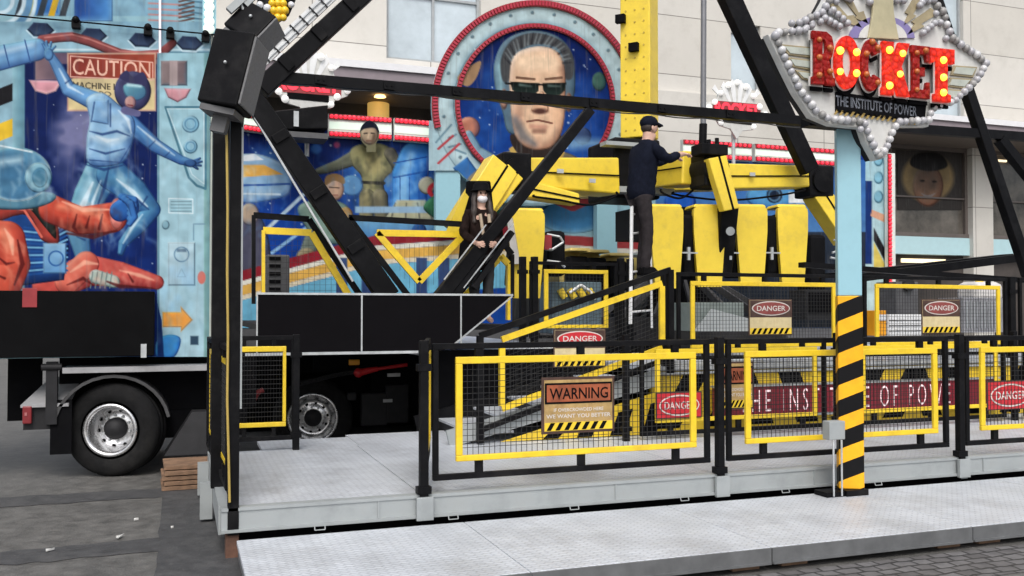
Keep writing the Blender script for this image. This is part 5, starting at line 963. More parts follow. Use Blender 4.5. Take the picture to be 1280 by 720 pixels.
# ---- round portrait board
YD = 15.6
ds_ = root('round_portrait_board', PY(668, 250, YD), 'round light ringed board with a painted head in dark sunglasses', 'portrait board')
D = Paint(536, -4, 800, 262, 1.2, (168, 196, 206), 12)
cx, cy = 668, 130
def d_mural(D):
    D.rect(536, -4, 800, 262, (160, 192, 204), c2=(178, 202, 210)); D.ring(cx, cy, 113, 26, (186, 208, 214), dark=(140, 172, 186), rw=8)
    for k in range(26):
        t = k / 26 * 2 * math.pi + .1; D.ell(cx + 114 * math.cos(t), cy + 114 * math.sin(t), 2.6, 2.6, (110, 138, 150), dark=(220, 232, 236), rw=1.6)
    for k in range(4): D.line([(545 + k * 8, 178 + k * 3), (564 + k * 6, 156 + k * 12)], 2.5, (120, 150, 165)); 
    D.line([(548, 186), (566, 170)], 3, (180, 70, 80)); D.line([(548, 204), (574, 180)], 3, (190, 70, 80)); D.poly([(566, 210), (584, 196), (610, 232), (590, 240)], (66, 120, 180), dark=(40, 90, 150), rw=5)
    D.ell(cx, cy, 98, 98, (16, 34, 92), c2=(32, 82, 164)); D.cloud(580, 60, 650, 200, (60, 120, 190), .3, .9); D.cloud(690, 80, 770, 220, (50, 100, 180), .3, .9); D.stars(590, 60, 750, 200, 60, .9)
    D.ell(749, 102, 9, 12, (74, 110, 100), dark=(40, 70, 80), rw=6); D.ell(586, 160, 14, 14, (190, 130, 110), dark=(90, 70, 90), rw=9); D.ell(728, 170, 11, 11, (70, 90, 130), dark=(40, 56, 100), rw=6); D.limb([(716, 180), (756, 178)], [7, 4], (150, 190, 220), soft=10, al=.8)
    D.poly([(572, 96), (600, 76), (596, 96), (584, 108)], (170, 140, 110), smooth=True); D.limb([(586, 168), (596, 190), (620, 206)], [5, 8, 10], (140, 170, 190), dark=(80, 120, 150), rw=6)
    # shoulders, neck, head
    D.poly([(590, 236), (606, 204), (640, 188), (696, 188), (728, 202), (746, 236)], (120, 112, 96), smooth=True, dark=(60, 58, 60), rw=12); D.poly([(636, 186), (648, 178), (660, 204), (646, 206)], (206, 176, 104)); D.poly([(694, 186), (706, 190), (700, 208), (688, 202)], (200, 168, 96)); D.poly([(640, 166), (700, 168), (692, 200), (652, 196)], (60, 50, 48), smooth=True)
    D.poly([(640, 168), (628, 140), (619, 110), (618, 78), (632, 50), (664, 38), (698, 46), (716, 70), (719, 112), (710, 136), (690, 150)], (104, 128, 144), smooth=True, dark=(60, 84, 104), rw=8); D.limb([(626, 112), (625, 82), (640, 58)], [3, 5, 4], (150, 186, 198), soft=7, al=.85)
    D.ell(630, 124, 5, 13, (190, 150, 130), dark=(110, 90, 90), rw=4); D.ell(711, 128, 4.5, 12, (190, 146, 122), dark=(120, 84, 76), rw=4)
    D.poly([(637, 116), (637, 84), (646, 66), (672, 58), (696, 64), (706, 84), (707, 120), (705, 150), (700, 170), (686, 185), (662, 186), (646, 173), (640, 150)], (230, 196, 168), smooth=True, dark=(160, 118, 98), rw=13)
    D.limb([(656, 78), (690, 78)], [11, 10], (246, 220, 192), soft=10, al=.8); D.ell(696, 142, 8, 14, (236, 196, 164), soft=8, al=.8); D.ell(648, 146, 6, 16, (190, 150, 130), soft=8, al=.7); D.limb([(644, 150), (654, 170), (668, 180)], [5, 6, 4], (104, 110, 120), soft=8, al=.7)
    D.poly([(636, 100), (639, 76), (650, 62), (672, 55), (696, 60), (705, 76), (707, 98), (716, 96), (716, 70), (700, 50), (668, 41), (640, 50), (626, 74), (628, 100)], (78, 80, 84), smooth=True, soft=2)
    for k in range(22): t = -2.9 + k * .125; D.limb([(671 + 34 * math.cos(t), 88 + 34 * math.sin(t)), (671 + 44 * math.cos(t + .1), 86 + 45 * math.sin(t + .1))], [1.2, .5], (150, 160, 164) if k % 3 else (40, 40, 46), soft=2, al=.7)
    D.limb([(646, 97), (668, 99)], [1.6, 1.4], (120, 90, 74)); D.limb([(682, 99), (702, 97)], [1.4, 1.6], (120, 90, 74))
    D.poly([(638, 102), (674, 104), (673, 114), (666, 120), (648, 119), (640, 112)], (20, 28, 28), c2=(46, 62, 58), smooth=False); D.poly([(678, 104), (708, 103), (706, 113), (700, 119), (684, 119), (679, 113)], (20, 28, 28), c2=(46, 62, 58)); D.line([(672, 106), (680, 106)], 2.4, (24, 24, 24)); D.line([(632, 104), (640, 105)], 2.4, (24, 24, 24))
    D.limb([(650, 106), (664, 108)], [1.6, .6], (120, 140, 136), soft=3, al=.8); D.limb([(686, 107), (700, 108)], [1.6, .6], (120, 140, 136), soft=3, al=.8)
    D.poly([(673, 116), (680, 116), (686, 136), (680, 141), (668, 140), (664, 135)], (224, 184, 154), smooth=True, dark=(166, 120, 98), rw=3); D.ell(675, 139, 9, 3.6, (92, 62, 56), soft=3); D.line([(659, 152), (672, 150), (690, 154)], 2.2, (116, 70, 62)); D.limb([(664, 158), (682, 159)], [2.5, 2.5], (200, 150, 132), soft=4, al=.8); D.limb([(668, 164), (680, 164)], [3, 3], (130, 94, 82), soft=4, al=.7); D.limb([(673, 174), (676, 180)], [4, 3], (226, 186, 160), soft=6, al=.7)
d_mural(D)
rr = np.hypot(D.X - cx, D.Y - cy); D.board('painted_face', YD - .012, mural, ds_, gain=.85, keep=(rr < 127) | ((D.X < 610) & (D.Y > 150) & (D.Y < 214)))
def cpx(r_, t): return PY(cx + r_ * math.cos(t), cy + r_ * math.sin(t), YD)
N = 64; MB().prism([cpx(127.5, 2 * math.pi * i / N) for i in range(N)], (0, .12, 0)).build('disc_back', cyan, ds_)
ledr = mat('led_red', (.36, .02, .045), .3, var=.1); 
n_, L_, b_ = nodesof(ledr); b_.inputs['Emission Color'].default_value = (1, .05, .1, 1); b_.inputs['Emission Strength'].default_value = .03
def band(r0, r1, t0, t1, n, y0, y1, tooth):
    mb = MB()
    for i in range(n):
        a0 = t0 + (t1 - t0) * i / n; a1 = t0 + (t1 - t0) * (i + (.62 if tooth else 1)) / n
        p = [cpx(r_, a) for r_, a in ((r0, a0), (r1, a0), (r1, a1), (r0, a1))]; mb.hexa([V(q.x, y0, q.z) for q in p], [V(q.x, y1, q.z) for q in p])
    return mb
band(121, 129, 2.9, 2 * math.pi + .5, 110, YD - .05, YD - .02, False).build('outer_light_strip', redd, ds_)
band(94, 100, 1.9, 2 * math.pi + .9, 100, YD - .05, YD - .02, False).build('inner_light_strip', redd, ds_)
t_ = band(122, 128, 2.9, 2 * math.pi + .5, 120, YD - .075, YD - .051, True).build('lamp_row', ledr, ds_); t_['kind'] = 'stuff'
t_ = band(95, 99, 1.9, 2 * math.pi + .9, 110, YD - .075, YD - .051, True).build('lamp_row', ledr, ds_); t_['kind'] = 'stuff'
a, c = PY(545, 212, YD), PY(600, 292, YD); MB().box(a.x, a.x + .45, YD + .02, YD + .14, c.z, a.z).build('support_leg', cyan, ds_); MB().box(PY(750, 200, YD).x, PY(775, 200, YD).x, YD + .13, YD + .3, c.z - 1, a.z).build('support_leg', cyan, ds_)
# ---- light strips along the top of the wall
redlit = emit('red_lamp', (1, .03, .06), .8, (.6, .03, .05)); pwl = mat('strip_white', (.66, .70, .66), .4, var=.1)
RB = MB().ball((0, 0, 0), .036, 8, 6).build('lamp', redlit, org=(0, 0, 0))
def light_strip(p0, p1, h, Y, label, n, vertical=False, rows=2):
    a, c = PY(*p0, Y), PY(*p1, Y); t = root('light_strip', a, label, 'light strip', 'red and white light strips on the back wall'); d = c - a; d.y = 0; e = d.normalized(); up = V(-e.z, 0, e.x)
    MB().obox((a + c) / 2, d / 2, V(0, .05, 0), up * h / 2).build('board', pwl, t)
    hh = .13 * h if rows == 2 else .0
    for s_ in ((1, -1) if rows == 2 else (1,)):
        m_ = (a + c) / 2 + up * (s_ * (h / 2 - .05) if rows == 2 else h / 2 - .04); MB().obox(m_ + V(0, -.06, 0), d / 2 * .99, V(0, .01, 0), up * .045).build('lamp_rail', redd, t)
        for k in range(n): addp(RB, t, m_ + V(0, -.085, 0) + d * ((k + .5) / n - .5) * .98)
    if rows == 2: MB().obox((a + c) / 2 + V(0, -.056, 0), d / 2 * .97, V(0, .004, 0), up * h * .16).build('inlay', emit('pale_green_inlay', (.8, 1, .85), .35, (.5, .6, .52)), t)
    return t
light_strip((410, 157), (489, 162), .40, YW - .08, 'light strip on top of the mural left of the olive suited man', 14)
light_strip((492, 162), (541, 166), .40, YW - .08, 'light strip between the olive suited man and the round board', 9)
light_strip((852, 186), (938, 191), .36, YW - .08, 'light strip on top of the wall behind the standing worker', 14)
light_strip((942, 191), (1000, 195), .36, YW - .08, 'light strip on the wall behind the right ride leg', 10)
light_strip((1003, 195), (1046, 198), .36, YW - .08, 'short light strip left of the blue sign post', 7)
light_strip((305, 152), (332, 156), .32, YW - .08, 'light strip end showing beside the loudspeaker', 5)
light_strip((1113, 392), (1112, 192), .2, YW - .1, 'upright red and white light strip at the right end of the mural', 40, rows=1)
# two far copies of the winged sign
def small_sign(px, py, label, s=1.0):
    Y = YW - .3; c = PY(px, py, Y); t = root('winged_sign', c, label, 'sign', 'small winged signs on the back wall'); S = .0102 * Y / 10 * s * 9.2 / 8.5
    def q(*pp): return [(c.x + a * S, c.z - b_ * S) for a, b_ in pp]
    put2d(MB(), [q((-42, -4), (-26, -8), (-22, -20), (-12, -30), (0, -34), (12, -30), (22, -20), (26, -7), (42, -1), (38, 9), (26, 14), (22, 22), (8, 24), (0, 34), (-8, 23), (-22, 20), (-28, 12), (-38, 7))], V(0, Y, 0), UX, UZ, .02, bevel=.006).build('backboard', wing, t)
    mb = MB(); ex = [(-38, 1), (-28, 10), (-22, 17), (22, 19), (28, 11), (38, 4), (-30, -6), (-22, -17), (-12, -27), (0, -31), (12, -27), (22, -17), (30, -5)]
    for a, b_ in ex: addp(GLm, t, (c.x + a * S, Y - .05, c.z - b_ * S))
    x0, z0 = q((-30, 8))[0]; MB().text('ROCKET', (x0, Y - .045, z0), UX, UZ, 60 * S, 15 * S, bold=.05).build('lettering', redlit, t)
    a = q((-20, 9), (20, 10), (20, 17), (-20, 16)); MB().prism([(x, Y - .035, z) for x, z in a], (0, .01, 0)).build('name_strip', blackm, t)
    for k in (-15, -9, -3, 3, 9, 15): MB().prism([(x, Y - .04 + abs(k) * .001, z) for x, z in q((k - 2, -8), (k + 2, -8), (k * 1.9 + 3.5, -30 + abs(k) * .6), (k * 1.9, -37 + abs(k) * .7), (k * 1.9 - 3.5, -30 + abs(k) * .6))], (0, .02, 0)).build('ray', white, t)
    MB().box(c.x - 32 * S, c.x + 32 * S, Y - .036, Y - .03, c.z - 10 * S, c.z + 8 * S).build('letter_back', redd, t)
    MB().tube((c.x, Y + .1, c.z - 26 * S), (c.x, Y + .1, c.z - 70 * S), .04).build('pole', steelp, t)
GLm = MB().ball((0, 0, 0), .06, 10, 6).build('globe_bulb', emit('white_bulb', (1, 1, .97), .35, (.75, .75, .74)), org=(0, 0, 0))
small_sign(385, 105, 'small winged bulb sign above the black box left of the round board'); small_sign(920, 137, 'small winged bulb sign behind the standing worker')
for p in (RB, GLm, bl0): bpy.data.objects.remove(p)
bxp = root('equipment_box', PY(370, 160, 15.2), 'black flat equipment box on the top edge of the mural', 'box')
a, c = PY(336, 130, 15.2), PY(410, 165, 15.2); MB().hexa([V(a.x, 15.2, c.z - .02), V(c.x, 15.2, c.z + .05), V(c.x, 15.7, c.z + .05), V(a.x, 15.7, c.z - .02)], [V(a.x, 15.2, a.z - .12), V(c.x, 15.2, a.z + .06), V(c.x, 15.7, a.z + .06), V(a.x, 15.7, a.z - .12)]).build('case', black, bxp, bev=.02)
MB().box(a.x, c.x, 15.18, 15.7, c.z - .12, c.z - .03).build('shelf', grey, bxp); x = PY(370, 150, 15.2).x; MB().box(x - .04, x + .04, 15.16, 15.195, c.z + .05, c.z + .3).build('latch', steelp, bxp)
# ================================================================== RIDE FRAME (black legs and beams)
YR = 9.98
fr_ = root('ride_tower', PY(520, 367, YR), 'huge black steel frame of slanting legs and one long cross beam', 'ride frame')
def P(x, y, Y=YR): return PY(x, y, Y)
steelk = mat('leg_black', (.0055, .0055, .0065), .45, var=.35, scale=2, grime=.3, grime_col=(.03, .03, .032), gscale=2.5, spec=.1)
MB().bar(P(322, 95), P(1010, 152), .1, .115).bar(P(1010, 152), P(1320, 174), .098, .125).build('cross_beam', steelk, fr_)
MB().bar(P(312, 118), P(486, 372), .16, .21, w2=.16, h2=.24).build('leg_brace', steelk, fr_, bev=.01)
MB().bar(P(318, 148) + V(0, -.05, 0), P(440, 352) + V(0, -.05, 0), .03, .02).build('edge_strip', steelp, fr_)
MB().bar(P(738, 137), P(549, 372), .09, .115, w2=.13, h2=.15).build('leg_brace', steelk, fr_, bev=.008)
MB().bar(P(612, 296), P(566, 372), .1, .1).bar(P(640, 290), P(592, 360), .07, .06).build('small_brace', steelk, fr_)
MB().bar(P(604, 282) + V(0, -.1, 0), P(552, 350) + V(0, -.1, 0), .02, .012).bar(P(640, 280) + V(0, -.05, 0), P(578, 360) + V(0, -.05, 0), .02, .012).build('edge_strip', steelp, fr_)
MB().bar(P(326, 112), P(560, -105), .17, .20).build('upper_leg', steelk, fr_, bev=.01)
lb_ = MB().bar(P(312, 92) + V(0, -.06, 0), P(520, -105) + V(0, -.06, 0), .06, .13).build('light_bar', mat('light_bar_white', (.62, .63, .63), .35, var=.12), fr_)
mb = MB(); a, c = P(312, 92) + V(0, -.1, 0), P(520, -105) + V(0, -.1, 0); d = (c - a); n_ = V(-d.z, 0, d.x).normalized() * .066
for k in range(18): p = a + d * (k + .5) / 18; mb.bar(p - n_, p + n_, .012, .016)
mb.build('divider', dgrey, lb_)
mb = MB()
for s_ in (-1, 1): mb.bar(a + n_ * s_ * .45, c + n_ * s_ * .45, .012, .012)
mb.build('tube_lamp', steelp, lb_)
YR2 = 12.6
MB().bar(P(1012, 214, YR2), P(880, -70, YR2), .18, .29, w2=.2, h2=.34).build('upper_leg', steelk, fr_, bev=.012)
MB().bar(P(1286, 345), P(1186, 46), .13, .155).bar(P(1190, 58), P(1130, -120), .12, .13).build('upper_leg', steelk, fr_, bev=.01)
MB().bar(P(1249, 174), P(1300, 238), .13, .13).build('small_brace', steelk, fr_)
MB().bar(P(1002, 331, 10.4), P(1300, 352, 10.4), .14, .07).build('cross_beam', steelk, fr_)
MB().bar(P(1050, 350, 11), P(1275, 322, 11), .2, .12).bar(P(1050, 342, 11) + V(0, .2, 0), P(1270, 318, 11) + V(0, .2, 0), .3, .03).build('cross_beam', steelk, fr_)
# slanting yellow and black guards behind the front panel
def guard(poly, inner, Y, label, lines):
    t = root('guard_panel', P(*poly[0], Y), label, 'guard panel', 'slanted guards on the trailer')
    mb = MB()
    for a, c in zip(poly, poly[1:]): mb.bar(P(*a, Y), P(*c, Y), .04, .065)
    mb.build('outer_frame', black, t); mb = MB()
    for a, c in zip(inner, inner[1:]): mb.bar(P(*a, Y - .03), P(*c, Y - .03), .035, .075)
    mb.build('inner_frame', yellow, t); mb = MB()
    for (a, c) in lines:
        mb.tube(P(*a, Y), P(*c, Y), .002, n=4, caps=False)
    mb.build('wire_mesh', wire, t)
YGd = 10.35
wl = [((330 + k * 7, 300 if k < 9 else 300 + (k - 8) * 10), (330 + k * 7, 375)) for k in range(15)] + [((330, 300 + k * 7), (388 + max(0, k) * 5, 300 + k * 7)) for k in range(10)]
guard([(317, 380), (317, 269), (386, 274), (456, 378)], [(329, 380), (329, 288), (389, 291), (441, 378)], YGd, 'slanted yellow guard left of the big black leg', wl)
wl = [((482 + k * 6, 305), (482 + k * 6, min(372, 305 + k * 11) if k < 8 else 372 - (k - 8) * 8)) for k in range(14)]
guard([(512, 372), (436, 272), (608, 282)], [(524, 352), (471, 291), (580, 293), (524, 352)], YGd, 'yellow triangle guard between the two black legs', wl)
wl = [((560 + k * 5, 372), (560 + k * 5, 372 - k * 4)) for k in range(14)]
guard([(560, 385), (626, 300), (640, 318), (640, 372)], [(580, 372), (626, 320), (635, 330), (635, 400)], YGd, 'slanted yellow guard right of the black legs beside the woman', wl)
t = root('grey_fan_unit', PY(348, 366, 11), 'grey ribbed machine unit behind the left slanted guard', 'machine'); a, c = PY(333, 318, 11), PY(362, 366, 11)
MB().box(a.x, c.x, 11, 11.4, c.z - .1, a.z).build('housing', grey, t, bev=.02); mb = MB()
for k in range(5): mb.box(a.x + .03, a.x + .16, 10.98, 10.999, c.z + .02 + k * .09, c.z + .06 + k * .09)
mb.build('vent_slot', blackm, t)

# ================================================================== COLUMNS, LOUDSPEAKERS, LAMPS at the left corner
zt = PY(292, 140, YF).z
t = root('corner_pole', (PY(291.5, 600, YF).x, YF, DZ), 'tall thin black pole at the front left corner carrying the loudspeakers', 'pole')
x = ORG[t].x; MB().box(x - .036, x + .036, YF - .04, YF + .04, .16, zt).build('upright', black, t, bev=.004); MB().box(x + .037, x + .05, YF - .03, YF + .02, 1.0, 2.9).build('edge_strip', galv, t)
t = root('corner_pole', (PY(274, 600, 7.3).x, 7.3, DZ), 'thicker black pole just behind the front corner pole', 'pole'); x = ORG[t].x
MB().box(x - .062, x + .05, 7.25, 7.35, DZ, PY(274, 135, 7.3).z).build('upright', black, t, bev=.004)
cb_ = tag(MB().path([PY(x_, y, YF - .06) for x_, y in ((282, 150), (283.5, 180), (284.5, 260), (284, 340), (285, 420), (284, 500), (286, 580), (287, 628))], .0085, 8).build('power_cable', mat('ochre_cable', (.42, .30, .07), .5)), 'ochre yellow cable hanging down the corner pole', 'cable')
grille = mat('speaker_grille', (.15, .15, .155), .6, var=.2, scale=60, bump=.4, bscale=300)
def speaker(px, py, Y, W, H, Dp, yaw, roll, label):
    t = root('loudspeaker', PY(px, py, Y), label, 'loudspeaker', 'loudspeakers at the corner pole'); c = ORG[t]
    M = Matrix.Rotation(R(roll), 3, 'Y') @ Matrix.Rotation(R(yaw), 3, 'Z'); ax, ay, az = M @ V(1, 0, 0), M @ V(0, 1, 0), M @ V(0, 0, 1)
    b_ = [V(-W, -Dp, 0), V(W, -Dp, 0), V(W * .62, Dp, 0), V(-W * .62, Dp, 0)]
    MB().hexa([c + M @ (p / 2 - V(0, 0, H / 2)) for p in b_], [c + M @ (p / 2 + V(0, 0, H / 2)) for p in b_]).build('cabinet', black, t, bev=.012)
    MB().obox(c - ay * (Dp / 2 + .008), ax * W * .46, ay * .008, az * H * .46).build('grille', grille, t, bev=.004)
    MB().obox(c - az * (H / 2 + .03), ax * W * .3, ay * Dp * .4, az * .02).obox(c - az * (H / 2 + .1) + ax * .02, ax * .03, ay * .05, az * .06).build('bracket', grey, t)
    p = c - ax * W * .48 + az * .02; MB().ball(p, .012).build('fixing', steelp, t)
speaker(290, 91, 6.35, .31, .50, .29, 68, 13, 'large black loudspeaker tilted on top of the corner pole')
speaker(317, 34, 6.7, .22, .25, .3, 60, 40, 'smaller black loudspeaker tilted behind the large one')
t = root('lamp_bracket', PY(300, 12, 6.7), 'grey metal lamp bracket above the tilted loudspeakers', 'bracket')
MB().bar(PY(286, 14, 6.7), PY(306, -4, 6.7), .05, .05).path([PY(300, 2, 6.7), PY(305, 14, 6.7), PY(313, 19, 6.7)], .012).bar(PY(306, 6, 6.7), PY(318, -6, 6.7), .04, .05).build('arm', galv, t)
t = root('bulb_panel', PY(345, 26, 10.6), 'dark panel of yellow and white bulbs above the loudspeakers', 'light panel')
q = [PY(*p, 10.6) for p in ((322, 8), (330, 26), (345, 30), (362, 18), (374, -10), (380, -40), (322, -40))]; MB().prism(q, (0, .06, 0)).build('board', dgrey, t)
yb0 = MB().ball((0, 0, 0), .045, 10, 6).build('bulb', mat('yellow_bulb', (.85, .55, .03), .25), org=(0, 0, 0)); wb0 = MB().ball((0, 0, 0), .042, 10, 6).build('bulb', mat('white_bulb_glass', (.7, .71, .75), .2), org=(0, 0, 0))
for k in range(4):
    for j in range(3): addp(yb0, t, PY(340 + j * 7 + (k % 2) * 2, 22 - k * 9, 10.55))
for x_, y in ((325, 6), (328, 18), (334, 10), (364, 6), (366, -6), (326, -8)): addp(wb0, t, PY(x_, y, 10.55))
for p in (yb0, wb0): bpy.data.objects.remove(p)

# ================================================================== GONDOLA
gd = root('ride_gondola', PY(795, 400, 12.9), 'yellow pendulum arm with radiating seat arms of the ride', 'fairground ride')
Yt = 12.9
a, c = PY(778, 200, Yt), PY(812, 200, Yt); ztop_ = PY(800, -260, Yt).z; zm = PY(800, 172, Yt).z
tx_ = V(math.cos(R(48)), -math.sin(R(48)), 0); tn_ = V(math.sin(R(48)), math.cos(R(48)), 0); tcn = PY(794, 200, Yt); tcn.z = 0; tcn += tn_ * .2
MB().obox(tcn + UZ * (zm + ztop_) / 2, tx_ * .25, tn_ * .2, UZ * (ztop_ - zm) / 2).build('pendulum_arm', yellow2, gd, bev=.02)
mb = MB()
for k in range(18):
    for u in (-.15, 0, .15): p = tcn + tx_ * u - tn_ * .202 + UZ * (zm + .12 + k * .19); mb.tube(p - tn_ * .008, p, .014, n=8)
mb.build('bolt_rows', mat('bolt_dull', (.5, .36, .05), .4), gd)
for x_, y in ((776, 20), (794, 60)): p = tcn + tx_ * (-.22 if y == 20 else .0) - tn_ * .25 + UZ * PY(x_, y, Yt).z; MB().obox(p, tx_ * .075, tn_ * .045, UZ * .065).build('lamp_box', blackm, gd)
a = PY(764, 172, Yt); c = PY(822, 250, Yt); MB().box(a.x, c.x, Yt - .1, Yt + .9, c.z, a.z).build('hub', black, gd, bev=.04)
MB().box(a.x - .12, c.x + .1, Yt - .35, Yt - .11, c.z + .05, c.z + .14).box(a.x - .25, a.x + .3, Yt - .34, Yt - .12, a.z - .18, a.z - .12).build('hub_ring', galv, gd)
def arm(p, q, h0, h1, wd, mname='yellow_body'):
    p = Vector(p); q = Vector(q); d = (q - p).normalized(); s_ = d.cross(UZ).normalized() * wd / 2
    def quad(c_, h): return [c_ - s_ - UZ * h / 2, c_ + s_ - UZ * h / 2, c_ + s_ * .9 + UZ * h / 2, c_ - s_ * .9 + UZ * h / 2]
    ar = MB().hexa(quad(p, h0), quad(q, h1)).build('seat_arm', MATS[mname], gd, bev=.025)
    for sg_ in (-1, 1): MB().bar(p + s_ * sg_ * 1.01, q + s_ * sg_ * 1.01, .008, .022).build('seam', blackm, ar)
    return ar
Lq, Fq, Rq = PY(640, 217, 12.3), PY(884, 212, 11.35), PY(1010, 222, 13.1)
arm(PY(762, 222, 12.75), Lq, .56, .40, .5); arm(PY(835, 215, 12.5), PY(872, 210, 11.5), .5, .48, .5); arm(PY(835, 222, 13.1), Rq, .46, .36, .4)
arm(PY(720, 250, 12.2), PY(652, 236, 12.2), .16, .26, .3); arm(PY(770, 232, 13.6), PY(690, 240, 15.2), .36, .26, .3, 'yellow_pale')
MB().box(PY(800, 255, 13.4).x - .2, PY(800, 255, 13.4).x + 1.2, 13.3, 13.9, PY(800, 300, 13.4).z, PY(800, 262, 13.4).z).build('gear_case', dgrey, gd)
for q_, s_ in ((Lq, .22), (Rq + V(.12, 0, -.08), .25), (Fq, .17)): MB().obox(q_ + V(0, 0, .0), V(s_, 0, 0), V(0, .22, 0), V(0, 0, .27)).tube(q_ + V(0, -.26, 0), q_ + V(0, .26, 0), .2, n=20).build('joint', black, gd, bev=.03)
def legp(p, q, w0, w1, dp):
    p = Vector(p); q = Vector(q); d = (q - p).normalized(); s_ = d.cross(V(0, 1, 0)).normalized()
    o = MB().hexa([p - s_ * w0 / 2, p + s_ * w0 / 2, p + s_ * w0 / 2 + V(0, dp, 0), p - s_ * w0 / 2 + V(0, dp, 0)], [q - s_ * w1 / 2, q + s_ * w1 / 2, q + s_ * w1 / 2 + V(0, dp, 0), q - s_ * w1 / 2 + V(0, dp, 0)]).build('seat_leg', yellow2, gd, bev=.015)
    MB().bar(p + V(0, -.004, 0) + s_ * w0 * .08, q + V(0, -.004, 0) + s_ * w1 * .08, .01, .03).build('seam', blackm, o); return o
legp(PY(632, 205, 12.0), PY(578, 290, 11.7), .44, .42, .4); legp(PY(645, 214, 12.02), PY(606, 262, 11.9), .3, .3, .3)
legp(PY(897, 196, 11.0), PY(915, 262, 10.9), .30, .25, .14); legp(PY(1028, 240, 12.9), PY(1066, 300, 12.8), .36, .3, .35); 
p = PY(912, 300, 11.1); MB().hexa([V(p.x - .12, 11.22, p.z - .5), V(p.x + .12, 11.22, p.z - .5), V(p.x + .12, 11.4, p.z - .5), V(p.x - .12, 11.4, p.z - .5)], [V(p.x - .15, 11.05, p.z + .46), V(p.x + .13, 11.05, p.z + .46), V(p.x + .13, 11.4, p.z + .46), V(p.x - .15, 11.4, p.z + .46)]).tube(PY(913, 289, 11.0), PY(913, 289, 10.9), .075, n=20).build('seat_hanger', black, gd, bev=.02)
MB().tube(PY(913, 289, 10.9), PY(913, 289, 10.885), .06, n=20).build('pivot_cap', galv, gd)
padm = mat('seat_pad', (.006, .006, .007), .7, var=.3, spec=.08)
def seat(px, py, Y, sc=1.0, yaw=0, tone=yellow2):
    c = PY(px, py, Y); W0, W1, H = .46 * sc, .335 * sc, 1.12 * sc; M = Matrix.Rotation(R(yaw), 3, 'Z'); c = c + V(0, 0, 0)
    f = [(-W0 * .34, .012), (-W0 * .43, 0), (-W0 * .485, -.03), (-W0 * .5, -.08), (-W0 * .495, -.34), (-W0 * .45, -.62), (-W1 * .5, -H), (W1 * .5, -H), (W0 * .45, -.62), (W0 * .495, -.34), (W0 * .5, -.08), (W0 * .485, -.03), (W0 * .43, 0), (W0 * .34, .012)]
    def T(x, y, z): return c + M @ V(x, y, z)
    s_ = MB().prism([T(x, 0, z) for x, z in f], M @ V(0, .09 * sc, 0)).build('seat_shell', tone, gd, bev=.04)
    MB().hexa([T(-W0 * .5, .02, .002), T(W0 * .5, .02, .002), T(W0 * .5, .5, .002), T(-W0 * .5, .5, .002)], [T(-W0 * .44, .05, .05), T(W0 * .44, .05, .05), T(W0 * .44, .47, .06), T(-W0 * .44, .47, .06)]).build('head_rest', tone, s_, bev=.02)
    MB().hexa([T(-W0 * .5, .17, -1.0), T(W0 * .5, .17, -1.0), T(W0 * .5, .6, -1.0), T(-W0 * .5, .6, -1.0)], [T(-W0 * .42, .17, -.08), T(W0 * .42, .17, -.08), T(W0 * .42, .4, -.08), T(-W0 * .42, .4, -.08)]).build('seat_pad', padm, s_, bev=.03)
    return s_
for x_ in (834, 887, 940, 991): seat(x_, 259, 11.2, 1, -14)
for k, x_ in enumerate((861, 913, 965)):
    if k != 1: p = PY(x_, 300, 11.32); MB().box(p.x - .09, p.x + .09, 11.3, 11.6, p.z - .5, p.z + .36).build('harness', padm, gd, bev=.05)
    q_ = PY(x_, 316, 11.18); MB().bar(q_ - V(.14, 0, 0), q_ + V(.14, 0, 0), .02, .02).box(q_.x - .02, q_.x + .02, 11.17, 11.2, q_.z - .1, q_.z + .08).build('tie_rod', steelp, gd)
seat(659, 264, 11.6, 1.05, -12); p = PY(678, 300, 11.9)
MB().path([PY(684, 293, 11.8), PY(700, 296, 11.7), PY(704, 303, 11.7), PY(690, 312, 11.7), PY(682, 312, 11.8)], .018, 8).build('lap_bar', steelp, gd); MB().path([PY(684, 326, 11.8), PY(700, 328, 11.7), PY(706, 334, 11.7)], .018, 8).build('lap_bar', steelp, gd)
MB().box(PY(690, 300, 11.9).x - .05, PY(690, 300, 11.9).x + .22, 11.9, 12.2, PY(690, 345, 11.9).z, PY(690, 288, 11.9).z).build('harness', padm, gd, bev=.06)
MB().hexa([PY(640, 330, 11.55), PY(650, 330, 11.55), PY(660, 330, 12), PY(645, 330, 12)], [PY(634, 276, 11.55), PY(640, 272, 11.55), PY(645, 272, 12), PY(640, 272, 12)]).build('seat_side', mat('pale_seat_side', (.5, .48, .46), .5, var=.15), gd)
p = PY(684, 303, 11.75); MB().box(p.x - .05, p.x + .06, 11.73, 11.76, p.z - .1, p.z + .1).build('reflector', redd, gd)
p = PY(1032, 300, 12.7); MB().box(p.x - .22, p.x + .1, 12.8, 13.2, p.z - .9, p.z + .1).build('harness', padm, gd, bev=.06); MB().path([PY(1042, 300, 12.6), PY(1052, 302, 12.6), PY(1052, 312, 12.6), PY(1040, 316, 12.6)], .018, 8).build('lap_bar', steelp, gd); MB().path([PY(1038, 322, 12.6), PY(1050, 324, 12.6), PY(1050, 334, 12.6)], .018, 8).build('lap_bar', steelp, gd)
for x_, y_, Y_ in ((735, 318, 15), (760, 322, 15.1), (712, 316, 15.1)): seat(x_, y_, Y_, .9, 180, yelpale)
t = root('ride_pedestal', PY(860, 420, 13.2), 'dark round machine pedestal carrying the yellow seat arms', 'pedestal')
